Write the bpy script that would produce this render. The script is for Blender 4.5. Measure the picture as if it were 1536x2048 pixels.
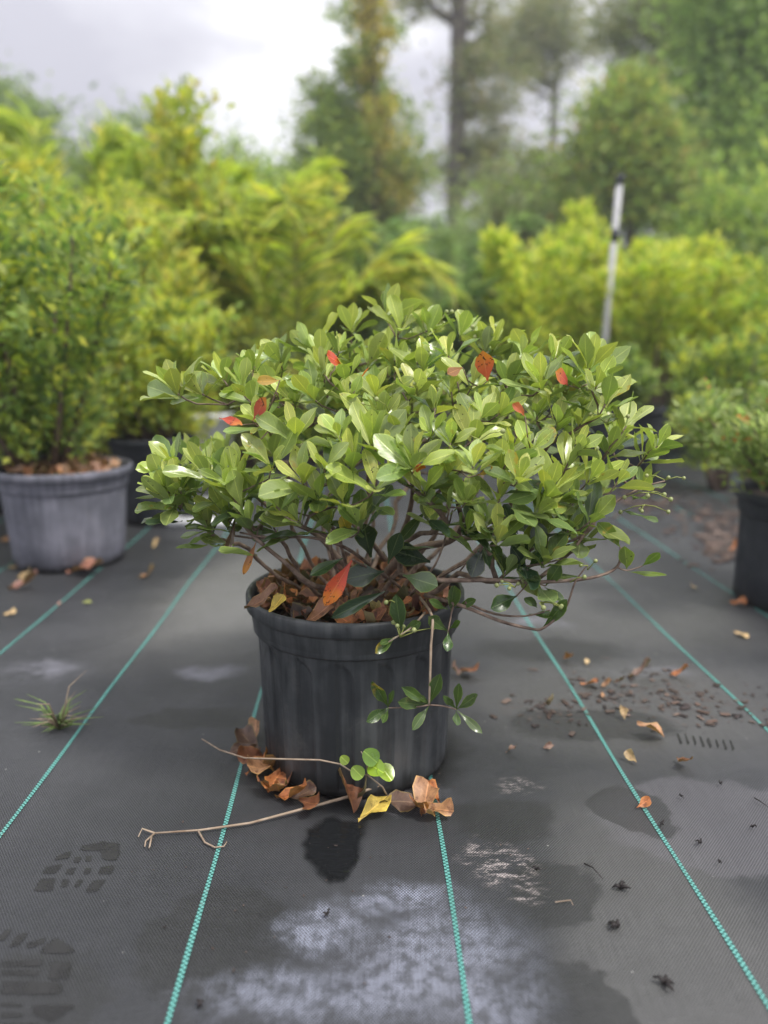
import bpy, math, random
import numpy as np
from mathutils import Vector, Matrix
from mathutils.bvhtree import BVHTree

for o in list(bpy.data.objects):
    bpy.data.objects.remove(o)
S = bpy.context.scene
COL = S.collection
R = math.radians

# ------------------------------------------------------------------ camera, world, sun
CH, PITCH, FPX = 0.666, R(12.07), 1538.0
cam_d = bpy.data.cameras.new('camera')
cam = bpy.data.objects.new('camera', cam_d); COL.objects.link(cam)
cam.location = (0, 0, CH); cam.rotation_euler = (math.pi/2 - PITCH, 0, 0)
cam_d.sensor_fit = 'VERTICAL'; cam_d.sensor_height = 36; cam_d.sensor_width = 27
cam_d.lens = 36*FPX/2048; cam_d.clip_start = 0.05; cam_d.clip_end = 2000
cam_d.dof.use_dof = True; cam_d.dof.focus_distance = 1.07; cam_d.dof.aperture_fstop = 1.75
S.camera = cam
S.view_settings.view_transform = 'Standard'; S.view_settings.look = 'None'
S.view_settings.exposure = 0.98; S.view_settings.gamma = 1.0; S.view_settings.use_curve_mapping = False
S.render.engine = 'CYCLES'
S.cycles.use_denoising = True
S.cycles.max_bounces = 8; S.cycles.diffuse_bounces = 4; S.cycles.glossy_bounces = 2
S.cycles.transmission_bounces = 4; S.cycles.caustics_reflective = False; S.cycles.caustics_refractive = False
S.cycles.sample_clamp_indirect = 6

SUN_DIR = Vector((0.42, -0.30, 0.86)).normalized()
SUN_EL = math.asin(SUN_DIR.z); SUN_ROT = math.atan2(SUN_DIR.x, SUN_DIR.y)
W = bpy.data.worlds.new('World'); S.world = W; W.use_nodes = True
def build_world():
    nt = W.node_tree; N = nt.nodes; L = nt.links; N.clear()
    out = N.new('ShaderNodeOutputWorld'); bg = N.new('ShaderNodeBackground'); bg.inputs[1].default_value = 0.1
    L.new(bg.outputs[0], out.inputs[0])
    sky = N.new('ShaderNodeTexSky'); sky.sky_type = 'NISHITA'; sky.sun_disc = False
    sky.sun_elevation = SUN_EL; sky.sun_rotation = SUN_ROT; sky.dust_density = 3
    tc = N.new('ShaderNodeTexCoord')
    sep = N.new('ShaderNodeSeparateXYZ'); L.new(tc.outputs['Generated'], sep.inputs[0])
    mp = N.new('ShaderNodeMapping'); mp.inputs['Scale'].default_value = (1.0, 1.0, 2.2); mp.inputs['Location'].default_value = (0.4, 0.1, 0.35)
    L.new(tc.outputs['Generated'], mp.inputs[0])
    nz = N.new('ShaderNodeTexNoise'); nz.inputs['Scale'].default_value = 3.9; nz.inputs['Detail'].default_value = 5; nz.inputs['Roughness'].default_value = .5
    L.new(mp.outputs[0], nz.inputs['Vector'])
    # the bright break in the cloud deck at the upper left of the view
    d = (Vector((-0.235, 0.978+0.13, -0.209+0.60))).normalized()
    dt = N.new('ShaderNodeVectorMath'); dt.operation = 'DOT_PRODUCT'; dt.inputs[1].default_value = d
    L.new(tc.outputs['Generated'], dt.inputs[0])
    mr = N.new('ShaderNodeMapRange'); mr.interpolation_type = 'SMOOTHSTEP'; mr.inputs[1].default_value = 0.98; mr.inputs[2].default_value = 1.0
    mr.inputs[3].default_value = 0; mr.inputs[4].default_value = .15
    L.new(dt.outputs['Value'], mr.inputs[0])
    d2 = Vector((-0.47, 0.978+0.135, -0.209+0.64)).normalized()
    dt2 = N.new('ShaderNodeVectorMath'); dt2.operation = 'DOT_PRODUCT'; dt2.inputs[1].default_value = d2; L.new(tc.outputs['Generated'], dt2.inputs[0])
    mr2 = N.new('ShaderNodeMapRange'); mr2.interpolation_type = 'SMOOTHSTEP'; mr2.inputs[1].default_value = 0.975; mr2.inputs[2].default_value = 1.0; mr2.inputs[3].default_value = 0; mr2.inputs[4].default_value = -.20
    L.new(dt2.outputs['Value'], mr2.inputs[0])
    a0 = N.new('ShaderNodeMath'); a0.operation = 'ADD'; L.new(mr.outputs[0], a0.inputs[0]); L.new(mr2.outputs[0], a0.inputs[1])
    add = N.new('ShaderNodeMath'); add.operation = 'ADD'; L.new(nz.outputs['Fac'], add.inputs[0]); L.new(a0.outputs[0], add.inputs[1])
    cr = N.new('ShaderNodeValToRGB'); L.new(add.outputs[0], cr.inputs[0])
    e = cr.color_ramp.elements; e[0].position = .38; e[0].color = (.30, .295, .33, 1); e[1].position = .78; e[1].color = (.76, .76, .77, 1)
    m = cr.color_ramp.elements.new(.54); m.color = (.39, .385, .415, 1)
    # a cloudy sky is brighter overhead than near the horizon
    el = N.new('ShaderNodeMapRange'); el.inputs[1].default_value = 0; el.inputs[2].default_value = 1; el.inputs[3].default_value = 7.8; el.inputs[4].default_value = 7.8*SKY_TOP   # CIE overcast: 1 + 2 sin(elevation)
    L.new(sep.outputs[2], el.inputs[0])
    sc = N.new('ShaderNodeVectorMath'); sc.operation = 'SCALE'; L.new(cr.outputs[0], sc.inputs[0]); L.new(el.outputs[0], sc.inputs['Scale'])
    mix = N.new('ShaderNodeMix'); mix.data_type = 'RGBA'; mix.inputs[0].default_value = .92
    L.new(sky.outputs[0], mix.inputs[6]); L.new(sc.outputs[0], mix.inputs[7])
    L.new(mix.outputs[2], bg.inputs[0])
SKY_TOP = 3.0
build_world()
sd = bpy.data.lights.new('sun', 'SUN'); sd.energy = 1.5; sd.angle = R(10); sd.color = (1, .96, .89)
sun = bpy.data.objects.new('sun', sd); COL.objects.link(sun)
sun.rotation_euler = SUN_DIR.to_track_quat('Z', 'Y').to_euler(); sun.location = (3, -3, 8)

# ------------------------------------------------------------------ photo geometry helpers (photo pixels -> places)
CT, ST = math.cos(PITCH), math.sin(PITCH)
def ray(px, py):
    x = (px-768)/FPX; u = -(py-1024)/FPX
    return Vector((x, CT+u*ST, -ST+u*CT))
def P(px, py, Y):
    d = ray(px, py); return Vector((0, 0, CH)) + d*(Y/d.y)
def G(px, py, z=0.0):
    d = ray(px, py); return Vector((0, 0, CH)) + d*((z-CH)/d.z)
def project(v):
    f = v[1]*CT - (v[2]-CH)*ST; u = v[1]*ST + (v[2]-CH)*CT
    return 768+FPX*v[0]/f, 1024-FPX*u/f, f

# ------------------------------------------------------------------ object helpers
def link(o, parent=None):
    COL.objects.link(o)
    if parent is not None: o.parent = parent
    return o
def tag(o, label, cat, group=None):
    o['label'] = label; o['category'] = cat
    if group: o['group'] = group
    return o
def empty(name, loc, label, cat, group=None, rz=0):
    o = bpy.data.objects.new(name, None); o.location = loc; o.rotation_euler.z = rz; link(o)
    o.empty_display_size = .1
    return tag(o, label, cat, group)
class MB:
    def __init__(s): s.v = []; s.f = []; s.uv = []; s.col = []
    def add(s, v, f, uv=None, col=None):
        n = len(s.v); s.v += [tuple(p) for p in v]; s.f += [tuple(i+n for i in q) for q in f]
        s.uv += list(uv) if uv is not None else [(0, 0)]*len(v)
        s.col += [col]*len(v) if col is not None else [(1, 1, 1)]*len(v)
    def tube(s, pts, rads, n=6, cap=True):
        pts = [Vector(p) for p in pts]; v = []; f = []
        up = Vector((0.13, 0.21, 1)).normalized()
        for i, p in enumerate(pts):
            t = (pts[min(i+1, len(pts)-1)]-pts[max(i-1, 0)])
            if t.length < 1e-9: t = Vector((0, 0, 1))
            t.normalize(); a = t.cross(up)
            if a.length < .05: a = t.cross(Vector((1, 0, 0)))
            a.normalize(); b = t.cross(a)
            r = rads[i] if hasattr(rads, '__len__') else rads
            for k in range(n):
                q = 2*math.pi*k/n; v.append(p+a*(r*math.cos(q))+b*(r*math.sin(q)))
        for i in range(len(pts)-1):
            for k in range(n):
                k2 = (k+1) % n; f.append((i*n+k, i*n+k2, (i+1)*n+k2, (i+1)*n+k))
        if cap:
            f.append(tuple(range(n-1, -1, -1))); m = (len(pts)-1)*n; f.append(tuple(range(m, m+n)))
        s.add(v, f)
    def box(s, c, d, rz=0):
        cx, cy, cz = c; dx, dy, dz = d[0]/2, d[1]/2, d[2]/2; v = []
        for z in (-dz, dz):
            for x, y in ((-dx, -dy), (dx, -dy), (dx, dy), (-dx, dy)):
                v.append((cx+x*math.cos(rz)-y*math.sin(rz), cy+x*math.sin(rz)+y*math.cos(rz), cz+z))
        s.add(v, [(3, 2, 1, 0), (4, 5, 6, 7), (0, 1, 5, 4), (1, 2, 6, 5), (2, 3, 7, 6), (3, 0, 4, 7)])
    def lathe(s, prof, n=48, wob=None):
        v = []; f = []
        for (r, z) in prof:
            for k in range(n):
                q = 2*math.pi*k/n; rr = r + (wob(q, z) if wob else 0)
                v.append((rr*math.cos(q), rr*math.sin(q), z))
        for i in range(len(prof)-1):
            for k in range(n):
                k2 = (k+1) % n; f.append((i*n+k, i*n+k2, (i+1)*n+k2, (i+1)*n+k))
        s.add(v, f)
    def mesh(s, name, mat=None, smooth=True):
        me = bpy.data.meshes.new(name); me.from_pydata(s.v, [], s.f)
        if mat: me.materials.append(mat)
        if smooth: me.polygons.foreach_set('use_smooth', [True]*len(me.polygons))
        vi = np.empty(len(me.loops), np.int32); me.loops.foreach_get('vertex_index', vi)
        ul = me.uv_layers.new(name='UVMap'); ul.data.foreach_set('uv', np.array(s.uv, np.float32)[vi].ravel())
        ca = me.color_attributes.new('tint', 'FLOAT_COLOR', 'POINT')
        c = np.ones((len(s.v), 4), np.float32); c[:, :3] = s.col; ca.data.foreach_set('color', c.ravel())
        me.update(); return me
    def build(s, name, mat, parent=None, smooth=True, loc=(0, 0, 0)):
        o = bpy.data.objects.new(name, s.mesh(name, mat, smooth)); o.location = loc
        return link(o, parent)

# ------------------------------------------------------------------ materials
def new_mat(name):
    m = bpy.data.materials.new(name); m.use_nodes = True
    nt = m.node_tree; return m, nt, nt.nodes, nt.links, nt.nodes['Principled BSDF']
def noise(N, L, vec, scale, detail=4, rough=.55):
    n = N.new('ShaderNodeTexNoise'); n.inputs['Scale'].default_value = scale; n.inputs['Detail'].default_value = detail; n.inputs['Roughness'].default_value = rough
    if vec is not None: L.new(vec, n.inputs['Vector'])
    return n
def ramp(N, L, fac, stops):
    r = N.new('ShaderNodeValToRGB'); L.new(fac, r.inputs[0]); e = r.color_ramp.elements
    e[0].position, e[0].color = stops[0][0], (*stops[0][1], 1); e[1].position, e[1].color = stops[-1][0], (*stops[-1][1], 1)
    for p, c in stops[1:-1]: q = e.new(p); q.color = (*c, 1)
    return r
def mathn(N, L, op, a, b=None, clamp=False):
    m = N.new('ShaderNodeMath'); m.operation = op; m.use_clamp = clamp
    for i, x in enumerate((a, b)):
        if x is None: continue
        if isinstance(x, (int, float)): m.inputs[i].default_value = x
        else: L.new(x, m.inputs[i])
    return m.outputs[0]
def mixc(N, L, fac, a, b, mode='MIX'):
    m = N.new('ShaderNodeMix'); m.data_type = 'RGBA'; m.blend_type = mode
    for i, x in ((0, fac), (6, a), (7, b)):
        if isinstance(x, (int, float)): m.inputs[i].default_value = x
        elif isinstance(x, tuple): m.inputs[i].default_value = (*x, 1)
        else: L.new(x, m.inputs[i])
    return m.outputs[2]
def maprange(N, L, v, a, b, c=0, d=1, smooth=True):
    m = N.new('ShaderNodeMapRange'); m.interpolation_type = 'SMOOTHSTEP' if smooth else 'LINEAR'
    L.new(v, m.inputs[0])
    for i, x in zip((1, 2, 3, 4), (a, b, c, d)): m.inputs[i].default_value = x
    return m.outputs[0]

EDGE = .18
def leaf_material(name, source, rough=.38, trans=.35, veins=True, spots=False, coat=0.0, mottle=False):
    m, nt, N, L, bs = new_mat(name)
    if source == 'object':
        src = N.new('ShaderNodeObjectInfo').outputs['Color']
    else:
        a = N.new('ShaderNodeAttribute'); a.attribute_name = 'tint'; src = a.outputs['Color']
    geo = N.new('ShaderNodeNewGeometry')
    tc = N.new('ShaderNodeTexCoord')
    col = src
    nz = noise(N, L, geo.outputs['Position'], 38, 3)
    col = mixc(N, L, mathn(N, L, 'MULTIPLY', maprange(N, L, nz.outputs['Fac'], .35, .7), .35), col, mixc(N, L, 1.0, col, (.72, .80, .6), 'MULTIPLY'))
    if veins:
        uv = N.new('ShaderNodeSeparateXYZ'); L.new(tc.outputs['UV'], uv.inputs[0])
        au = mathn(N, L, 'ABSOLUTE', mathn(N, L, 'SUBTRACT', uv.outputs[0], .5))
        mid = maprange(N, L, au, .012, .04, 1, 0)
        sv = mathn(N, L, 'SINE', mathn(N, L, 'MULTIPLY', mathn(N, L, 'SUBTRACT', uv.outputs[1], mathn(N, L, 'MULTIPLY', au, .55)), 56))
        side = mathn(N, L, 'MULTIPLY', maprange(N, L, sv, .82, 1.0), .18)
        edge = maprange(N, L, au, .43, .485)
        f = mathn(N, L, 'MAXIMUM', mathn(N, L, 'MULTIPLY', mid, .85), side, True)
        light = mixc(N, L, .12, mixc(N, L, 1.0, col, (1.9, 1.7, 1.8), 'MULTIPLY'), (.55, .62, .25))
        col = mixc(N, L, f, col, light)
        col = mixc(N, L, mathn(N, L, 'MULTIPLY', edge, .75), col, mixc(N, L, EDGE, mixc(N, L, 1.0, col, (1.6, 1.55, 1.1), 'MULTIPLY'), (.55, .60, .13)))
    if mottle:
        n7 = noise(N, L, geo.outputs['Position'], 75, 5, .65)
        col = mixc(N, L, maprange(N, L, n7.outputs['Fac'], .50, .64, 0, .75), col, mixc(N, L, 1.0, col, (.28, .22, .2), 'MULTIPLY'))
        col = mixc(N, L, maprange(N, L, n7.outputs['Fac'], .46, .36, 0, .5), col, mixc(N, L, 1.0, col, (1.5, 1.6, 1.6), 'MULTIPLY'))
    if spots:
        oi = N.new('ShaderNodeObjectInfo')
        n2 = noise(N, L, geo.outputs['Position'], 230, 2)
        on = maprange(N, L, oi.outputs['Random'], .62, .8)
        col = mixc(N, L, mathn(N, L, 'MULTIPLY', maprange(N, L, n2.outputs['Fac'], .66, .72), on), col, (.02, .015, .01))
        n3 = noise(N, L, geo.outputs['Position'], 55, 2)
        on3 = maprange(N, L, oi.outputs['Random'], .86, .95)
        col = mixc(N, L, mathn(N, L, 'MULTIPLY', maprange(N, L, n3.outputs['Fac'], .56, .66), mathn(N, L, 'MULTIPLY', on3, .7)), col, (.45, .30, .04))
    # the underside of the blade is paler and matt
    col2 = mixc(N, L, geo.outputs['Backfacing'], col, mixc(N, L, .35, col, (.30, .36, .14)))
    L.new(col2, bs.inputs['Base Color'])
    r = N.new('ShaderNodeMapRange'); L.new(geo.outputs['Backfacing'], r.inputs[0]); r.inputs[3].default_value = rough; r.inputs[4].default_value = .65
    rn = mathn(N, L, 'ADD', r.outputs[0], mathn(N, L, 'MULTIPLY', mathn(N, L, 'SUBTRACT', nz.outputs['Fac'], .5), .25))
    L.new(rn, bs.inputs['Roughness'])
    bs.inputs['Specular IOR Level'].default_value = .7 if veins else .3
    tr = N.new('ShaderNodeBsdfTranslucent')
    L.new(mixc(N, L, 1.0, col, (1.25, 1.35, .55) if veins else (1.2, 1.2, .8), 'MULTIPLY'), tr.inputs[0])
    mx = N.new('ShaderNodeMixShader'); mx.inputs[0].default_value = trans
    out = nt.nodes['Material Output']
    L.new(bs.outputs[0], mx.inputs[1]); L.new(tr.outputs[0], mx.inputs[2]); L.new(mx.outputs[0], out.inputs[0])
    if veins:
        bp = N.new('ShaderNodeBump'); bp.inputs['Strength'].default_value = .25; bp.inputs['Distance'].default_value = .0008
        L.new(mathn(N, L, 'SUBTRACT', mathn(N, L, 'MULTIPLY', nz.outputs['Fac'], .6), f), bp.inputs['Height']); L.new(bp.outputs[0], bs.inputs['Normal'])
    return m
M_leaf = leaf_material('glossy leaf', 'object', .24, .28, spots=True)
M_leafm = leaf_material('glossy leaf mass', 'attr', .24, .28)
def turning_mat():
    m, nt, N, L, bs = new_mat('turning leaf'); tc = N.new('ShaderNodeTexCoord'); uv = N.new('ShaderNodeSeparateXYZ'); L.new(tc.outputs['UV'], uv.inputs[0])
    oi = N.new('ShaderNodeObjectInfo'); geo = N.new('ShaderNodeNewGeometry')
    n1 = noise(N, L, geo.outputs['Position'], 45, 4); n2 = noise(N, L, geo.outputs['Position'], 190, 3)
    v = mathn(N, L, 'ADD', uv.outputs[1], mathn(N, L, 'MULTIPLY', mathn(N, L, 'SUBTRACT', n1.outputs['Fac'], .5), .8))
    col = mixc(N, L, maprange(N, L, v, .45, .95, 0, .75), oi.outputs['Color'], (.72, .30, .03))
    au = mathn(N, L, 'ABSOLUTE', mathn(N, L, 'SUBTRACT', uv.outputs[0], .5))
    col = mixc(N, L, maprange(N, L, au, .01, .04, .5, 0), col, (.75, .32, .15))
    sp = mathn(N, L, 'MULTIPLY', maprange(N, L, n2.outputs['Fac'], .56, .62), maprange(N, L, v, .45, .7))
    col = mixc(N, L, mathn(N, L, 'MULTIPLY', sp, .9), col, (.02, .01, .01)); L.new(col, bs.inputs['Base Color']); bs.inputs['Roughness'].default_value = .4
    tr = N.new('ShaderNodeBsdfTranslucent'); L.new(col, tr.inputs[0]); mx = N.new('ShaderNodeMixShader'); mx.inputs[0].default_value = .3
    L.new(bs.outputs[0], mx.inputs[1]); L.new(tr.outputs[0], mx.inputs[2]); L.new(mx.outputs[0], nt.nodes['Material Output'].inputs[0]); return m
M_turn = turning_mat()
M_dead = leaf_material('dry leaf', 'object', .55, .15, mottle=True)
M_deadm = leaf_material('dry leaf litter', 'attr', .6, .1, mottle=True)
M_bg = leaf_material('distant foliage', 'attr', .45, .48, veins=False)

def simple_mat(name, c1, c2, scale=20, rough=.6, bump=.3, dist=.002, spec=.5, coords='Object', detail=5):
    m, nt, N, L, bs = new_mat(name)
    tc = N.new('ShaderNodeTexCoord')
    nz = noise(N, L, tc.outputs[coords], scale, detail)
    L.new(ramp(N, L, nz.outputs['Fac'], [(.3, c1), (.7, c2)]).outputs[0], bs.inputs['Base Color'])
    bs.inputs['Roughness'].default_value = rough; bs.inputs['Specular IOR Level'].default_value = spec
    if bump:
        bp = N.new('ShaderNodeBump'); bp.inputs['Strength'].default_value = bump; bp.inputs['Distance'].default_value = dist
        L.new(nz.outputs['Fac'], bp.inputs['Height']); L.new(bp.outputs[0], bs.inputs['Normal'])
    return m
M_bark = simple_mat('shrub bark', (.09, .055, .04), (.30, .22, .17), 90, .7, .6, .002)
M_twiggreen = simple_mat('green stalk', (.22, .26, .05), (.34, .38, .10), 80, .5, 0)
M_berry = simple_mat('green berry', (.24, .30, .10), (.40, .42, .18), 160, .3, 0)
M_twig = simple_mat('dry twig', (.26, .18, .12), (.45, .36, .27), 60, .7, .3, .001)
def crumb_mat():
    m, nt, N, L, bs = new_mat('bark crumb'); a = N.new('ShaderNodeAttribute'); a.attribute_name = 'tint'
    L.new(a.outputs['Color'], bs.inputs['Base Color']); bs.inputs['Roughness'].default_value = .85; return m
M_crumb = crumb_mat()
M_trunk = simple_mat('tree bark', (.06, .05, .045), (.17, .145, .13), 6, .85, .6, .05)
M_trunkpale = simple_mat('pale tree bark', (.16, .15, .14), (.30, .29, .27), 5, .85, .4, .05)
M_soil = simple_mat('potting soil', (.012, .009, .007), (.06, .035, .022), 60, .85, .8, .01)
M_black = simple_mat('withered flower', (.006, .005, .006), (.03, .022, .02), 60, .6, .3)
M_white = simple_mat('white plastic', (.72, .73, .76), (.84, .85, .86), 8, .4, .05)
M_pipe = simple_mat('weathered white pipe', (.42, .42, .43), (.60, .60, .61), 8, .5, .05)
M_grass = simple_mat('green blade', (.10, .18, .04), (.28, .36, .12), 30, .5, 0)

def pot_mat(name, c1, c2, dust, dustamt, rough=.5):
    m, nt, N, L, bs = new_mat(name)
    tc = N.new('ShaderNodeTexCoord')
    nz = noise(N, L, tc.outputs['Object'], 7, 6, .6)
    mp = N.new('ShaderNodeMapping'); mp.inputs['Scale'].default_value = (60, 60, 4); L.new(tc.outputs['Object'], mp.inputs[0])
    st = noise(N, L, mp.outputs[0], 1, 4)
    base = ramp(N, L, nz.outputs['Fac'], [(.3, c1), (.7, c2)]).outputs[0]
    f = mathn(N, L, 'MULTIPLY', maprange(N, L, mathn(N, L, 'MULTIPLY', mathn(N, L, 'ADD', nz.outputs['Fac'], st.outputs['Fac']), .5), .42, .66), dustamt)
    col = mixc(N, L, f, base, dust)
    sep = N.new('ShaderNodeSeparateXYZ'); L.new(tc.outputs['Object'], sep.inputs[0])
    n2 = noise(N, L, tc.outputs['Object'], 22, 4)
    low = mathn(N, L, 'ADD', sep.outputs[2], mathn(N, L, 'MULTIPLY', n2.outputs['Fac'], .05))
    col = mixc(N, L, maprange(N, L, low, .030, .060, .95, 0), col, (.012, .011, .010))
    n4 = noise(N, L, tc.outputs['Object'], 13, 7, .72); col = mixc(N, L, maprange(N, L, n4.outputs['Fac'], .56, .72, 0, .4), col, mixc(N, L, .5, dust, (.16, .15, .13)))
    n6 = noise(N, L, tc.outputs['Object'], 34, 3); col = mixc(N, L, maprange(N, L, n6.outputs['Fac'], .68, .72, 0, .6), col, (.02, .02, .02))
    L.new(col, bs.inputs['Base Color'])
    L.new(maprange(N, L, n2.outputs['Fac'], .3, .7, rough-.1, rough+.15), bs.inputs['Roughness'])
    bp = N.new('ShaderNodeBump'); bp.inputs['Strength'].default_value = .25; bp.inputs['Distance'].default_value = .001
    L.new(st.outputs['Fac'], bp.inputs['Height']); L.new(bp.outputs[0], bs.inputs['Normal'])
    return m
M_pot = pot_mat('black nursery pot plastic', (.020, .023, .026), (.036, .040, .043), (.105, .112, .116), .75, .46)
M_potgrey = pot_mat('weathered grey pot plastic', (.11, .115, .14), (.16, .165, .20), (.30, .30, .36), .6, .7)
M_potdark = pot_mat('dark pot plastic', (.018, .022, .030), (.032, .037, .046), (.06, .065, .075), .5, .55)

# ------------------------------------------------------------------ ground fabric
VPX = -0.0273
def fabric_mat():
    m, nt, N, L, bs = new_mat('woven weed fabric')
    tc = N.new('ShaderNodeTexCoord'); V = tc.outputs['Object']
    rot = N.new('ShaderNodeMapping'); rot.inputs['Rotation'].default_value = (0, 0, math.atan(VPX)*-1); L.new(V, rot.inputs[0])
    sep = N.new('ShaderNodeSeparateXYZ'); L.new(rot.outputs[0], sep.inputs[0])
    sx = mathn(N, L, 'SINE', mathn(N, L, 'MULTIPLY', sep.outputs[0], 2*math.pi/.0040))
    sy = mathn(N, L, 'SINE', mathn(N, L, 'MULTIPLY', sep.outputs[1], 2*math.pi/.0050))
    weave = mathn(N, L, 'MULTIPLY', sx, sy)
    nb = noise(N, L, V, 2.1, 6, .55); nm = noise(N, L, V, 9, 6, .6); nf = noise(N, L, V, 60, 4, .6); nff = noise(N, L, V, 420, 2, .7)
    st = N.new('ShaderNodeMapping'); st.inputs['Scale'].default_value = (500, 18, 1); L.new(rot.outputs[0], st.inputs[0]); ns = noise(N, L, st.outputs[0], 1, 3)
    warp = N.new('ShaderNodeVectorMath'); warp.operation = 'MULTIPLY_ADD'
    L.new(nm.outputs['Color'], warp.inputs[0]); warp.inputs[1].default_value = (.11, .11, 0)
    off = N.new('ShaderNodeVectorMath'); off.operation = 'ADD'; L.new(V, off.inputs[0]); off.inputs[1].default_value = (-.066, -.066, 0)
    w2 = N.new('ShaderNodeVectorMath'); w2.operation = 'MULTIPLY_ADD'; L.new(nf.outputs['Color'], w2.inputs[0]); w2.inputs[1].default_value = (.022, .022, 0); L.new(off.outputs[0], w2.inputs[2])
    L.new(w2.outputs[0], warp.inputs[2])
    def blob(px, py, rpx, rpy, a=.55, b=1.0, rotd=0):
        c = G(px, py); e = G(px+rpx, py); q = G(px, py+rpy) if py+rpy < 2300 else G(px, py-rpy)
        rx = abs(e.x-c.x); ry = abs(q.y-c.y)
        mp = N.new('ShaderNodeMapping'); mp.vector_type = 'TEXTURE'
        mp.inputs['Location'].default_value = (c.x, c.y, 0); mp.inputs['Rotation'].default_value = (0, 0, R(rotd)); mp.inputs['Scale'].default_value = (rx, ry, 1)
        L.new(warp.outputs[0], mp.inputs[0])
        ln = N.new('ShaderNodeVectorMath'); ln.operation = 'LENGTH'; L.new(mp.outputs[0], ln.inputs[0])
        return maprange(N, L, ln.outputs['Value'], a, b, 1, 0)
    def mx(*xs):
        r = xs[0]
        for x in xs[1:]: r = mathn(N, L, 'MAXIMUM', r, x)
        return r
    col = ramp(N, L, nb.outputs['Fac'], [(.3, (.028, .030, .033)), (.5, (.042, .044, .048)), (.70, (.064, .066, .071))]).outputs[0]
    # silt film: pale greenish further back, neutral to the right
    silt2 = blob(470, 1180, 150, 170, .3, 1.1)
    silt = mx(blob(430, 1230, 260, 160, .3, 1.1), blob(980, 1130, 420, 150, .4, 1.1), blob(1180, 1220, 420, 120, .3, 1.1), blob(1380, 1950, 300, 420, .5, 1.1), blob(1250, 1400, 420, 160, .4, 1.1))
    col = mixc(N, L, mathn(N, L, 'MULTIPLY', silt, .62), col, (.118, .118, .113))
    col = mixc(N, L, mathn(N, L, 'MULTIPLY', silt2, .6), col, (.19, .19, .18))
    pale_area = blob(1420, 1640, 260, 120, .8, .95)  # paler area of the fabric at the right
    col = mixc(N, L, mathn(N, L, 'MULTIPLY', pale_area, .55), col, (.125, .122, .132))
    # damp patches
    damp = mx(blob(380, 1437, 140, 24, .8, .95), blob(440, 1880, 170, 150, .82, .98), blob(1265, 1620, 80, 62, .85, .95, 20), blob(1100, 1780, 110, 90, .8, .97, -30),
              blob(1130, 2010, 160, 120, .85, 1.0, -30), blob(60, 2000, 190, 110, .8, 1.0), blob(660, 1560, 240, 60, .6, 1.1), blob(1010, 1640, 120, 50, .7, 1.0), blob(1180, 1450, 190, 40, .75, .95), blob(1100, 1300, 200, 35, .5, 1.0))
    col = mixc(N, L, mathn(N, L, 'MULTIPLY', damp, .72), col, (.030, .031, .031))
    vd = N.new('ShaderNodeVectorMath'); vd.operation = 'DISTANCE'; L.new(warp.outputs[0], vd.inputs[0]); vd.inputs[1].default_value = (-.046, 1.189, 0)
    col = mixc(N, L, maprange(N, L, vd.outputs['Value'], .150, .205, .85, 0), col, (.012, .012, .012))  # dark contact ring round the pot base, shade put into the colour
    # mineral bloom, bluish white
    grain = mathn(N, L, 'MULTIPLY', maprange(N, L, nf.outputs['Fac'], .34, .62, .2, 1), maprange(N, L, mathn(N, L, 'ADD', mathn(N, L, 'MULTIPLY', weave, .42), mathn(N, L, 'ADD', mathn(N, L, 'MULTIPLY', nff.outputs['Fac'], .6), mathn(N, L, 'MULTIPLY', ns.outputs['Fac'], .45))), .28, .80))
    bloom = mx(blob(900, 1930, 220, 170, .35, 1.1), blob(640, 1860, 150, 70, .3, 1.05), blob(560, 1990, 240, 80, .2, 1.05), blob(1000, 1990, 130, 170, .2, 1.05), blob(810, 1800, 160, 50, .2, 1.1), blob(760, 1990, 300, 90, .2, 1.1))
    bl = mathn(N, L, 'MULTIPLY', bloom, mathn(N, L, 'MULTIPLY', mathn(N, L, 'ADD', mathn(N, L, 'MULTIPLY', grain, .95), .06), maprange(N, L, nm.outputs['Fac'], .30, .60, .25, 1)))
    col = mixc(N, L, mathn(N, L, 'MULTIPLY', bl, .74), col, (.38, .41, .51))
    b2 = mx(blob(90, 1340, 120, 34, .2, 1.0), blob(430, 1345, 95, 22, .1, 1.0), blob(830, 1600, 120, 36, .3, 1.0), blob(1000, 1060, 90, 26, .3, 1.0), blob(1080, 1245, 90, 20, .2, 1), blob(1300, 1345, 120, 20, .2, 1))
    col = mixc(N, L, mathn(N, L, 'MULTIPLY', mathn(N, L, 'MULTIPLY', b2, maprange(N, L, nm.outputs['Fac'], .35, .65)), .55), col, (.30, .30, .35))
    # pinkish dried scum in streaks
    sc = N.new('ShaderNodeMapping'); sc.inputs['Scale'].default_value = (34, 82, 1); sc.inputs['Rotation'].default_value = (0, 0, -.22); L.new(V, sc.inputs[0]); n5 = noise(N, L, sc.outputs[0], 1, 7, .78)
    scum = mathn(N, L, 'MULTIPLY', mx(blob(995, 1725, 85, 62, .3, 1.05), blob(1030, 1570, 60, 22, .1, 1), blob(1040, 1790, 50, 26, .2, 1)), mathn(N, L, 'MULTIPLY', maprange(N, L, n5.outputs['Fac'], .485, .60), maprange(N, L, nff.outputs['Fac'], .3, .6, .3, 1)))
    col = mixc(N, L, mathn(N, L, 'MULTIPLY', scum, .9), col, (.50, .44, .42))
    # muddy crumbs area right
    mud = mathn(N, L, 'MULTIPLY', mx(blob(1330, 1400, 230, 50, .3, 1.05), blob(1090, 1420, 120, 36, .3, 1.0)), maprange(N, L, nf.outputs['Fac'], .5, .62))
    col = mixc(N, L, mathn(N, L, 'MULTIPLY', mud, .6), col, (.085, .065, .058))
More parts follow.
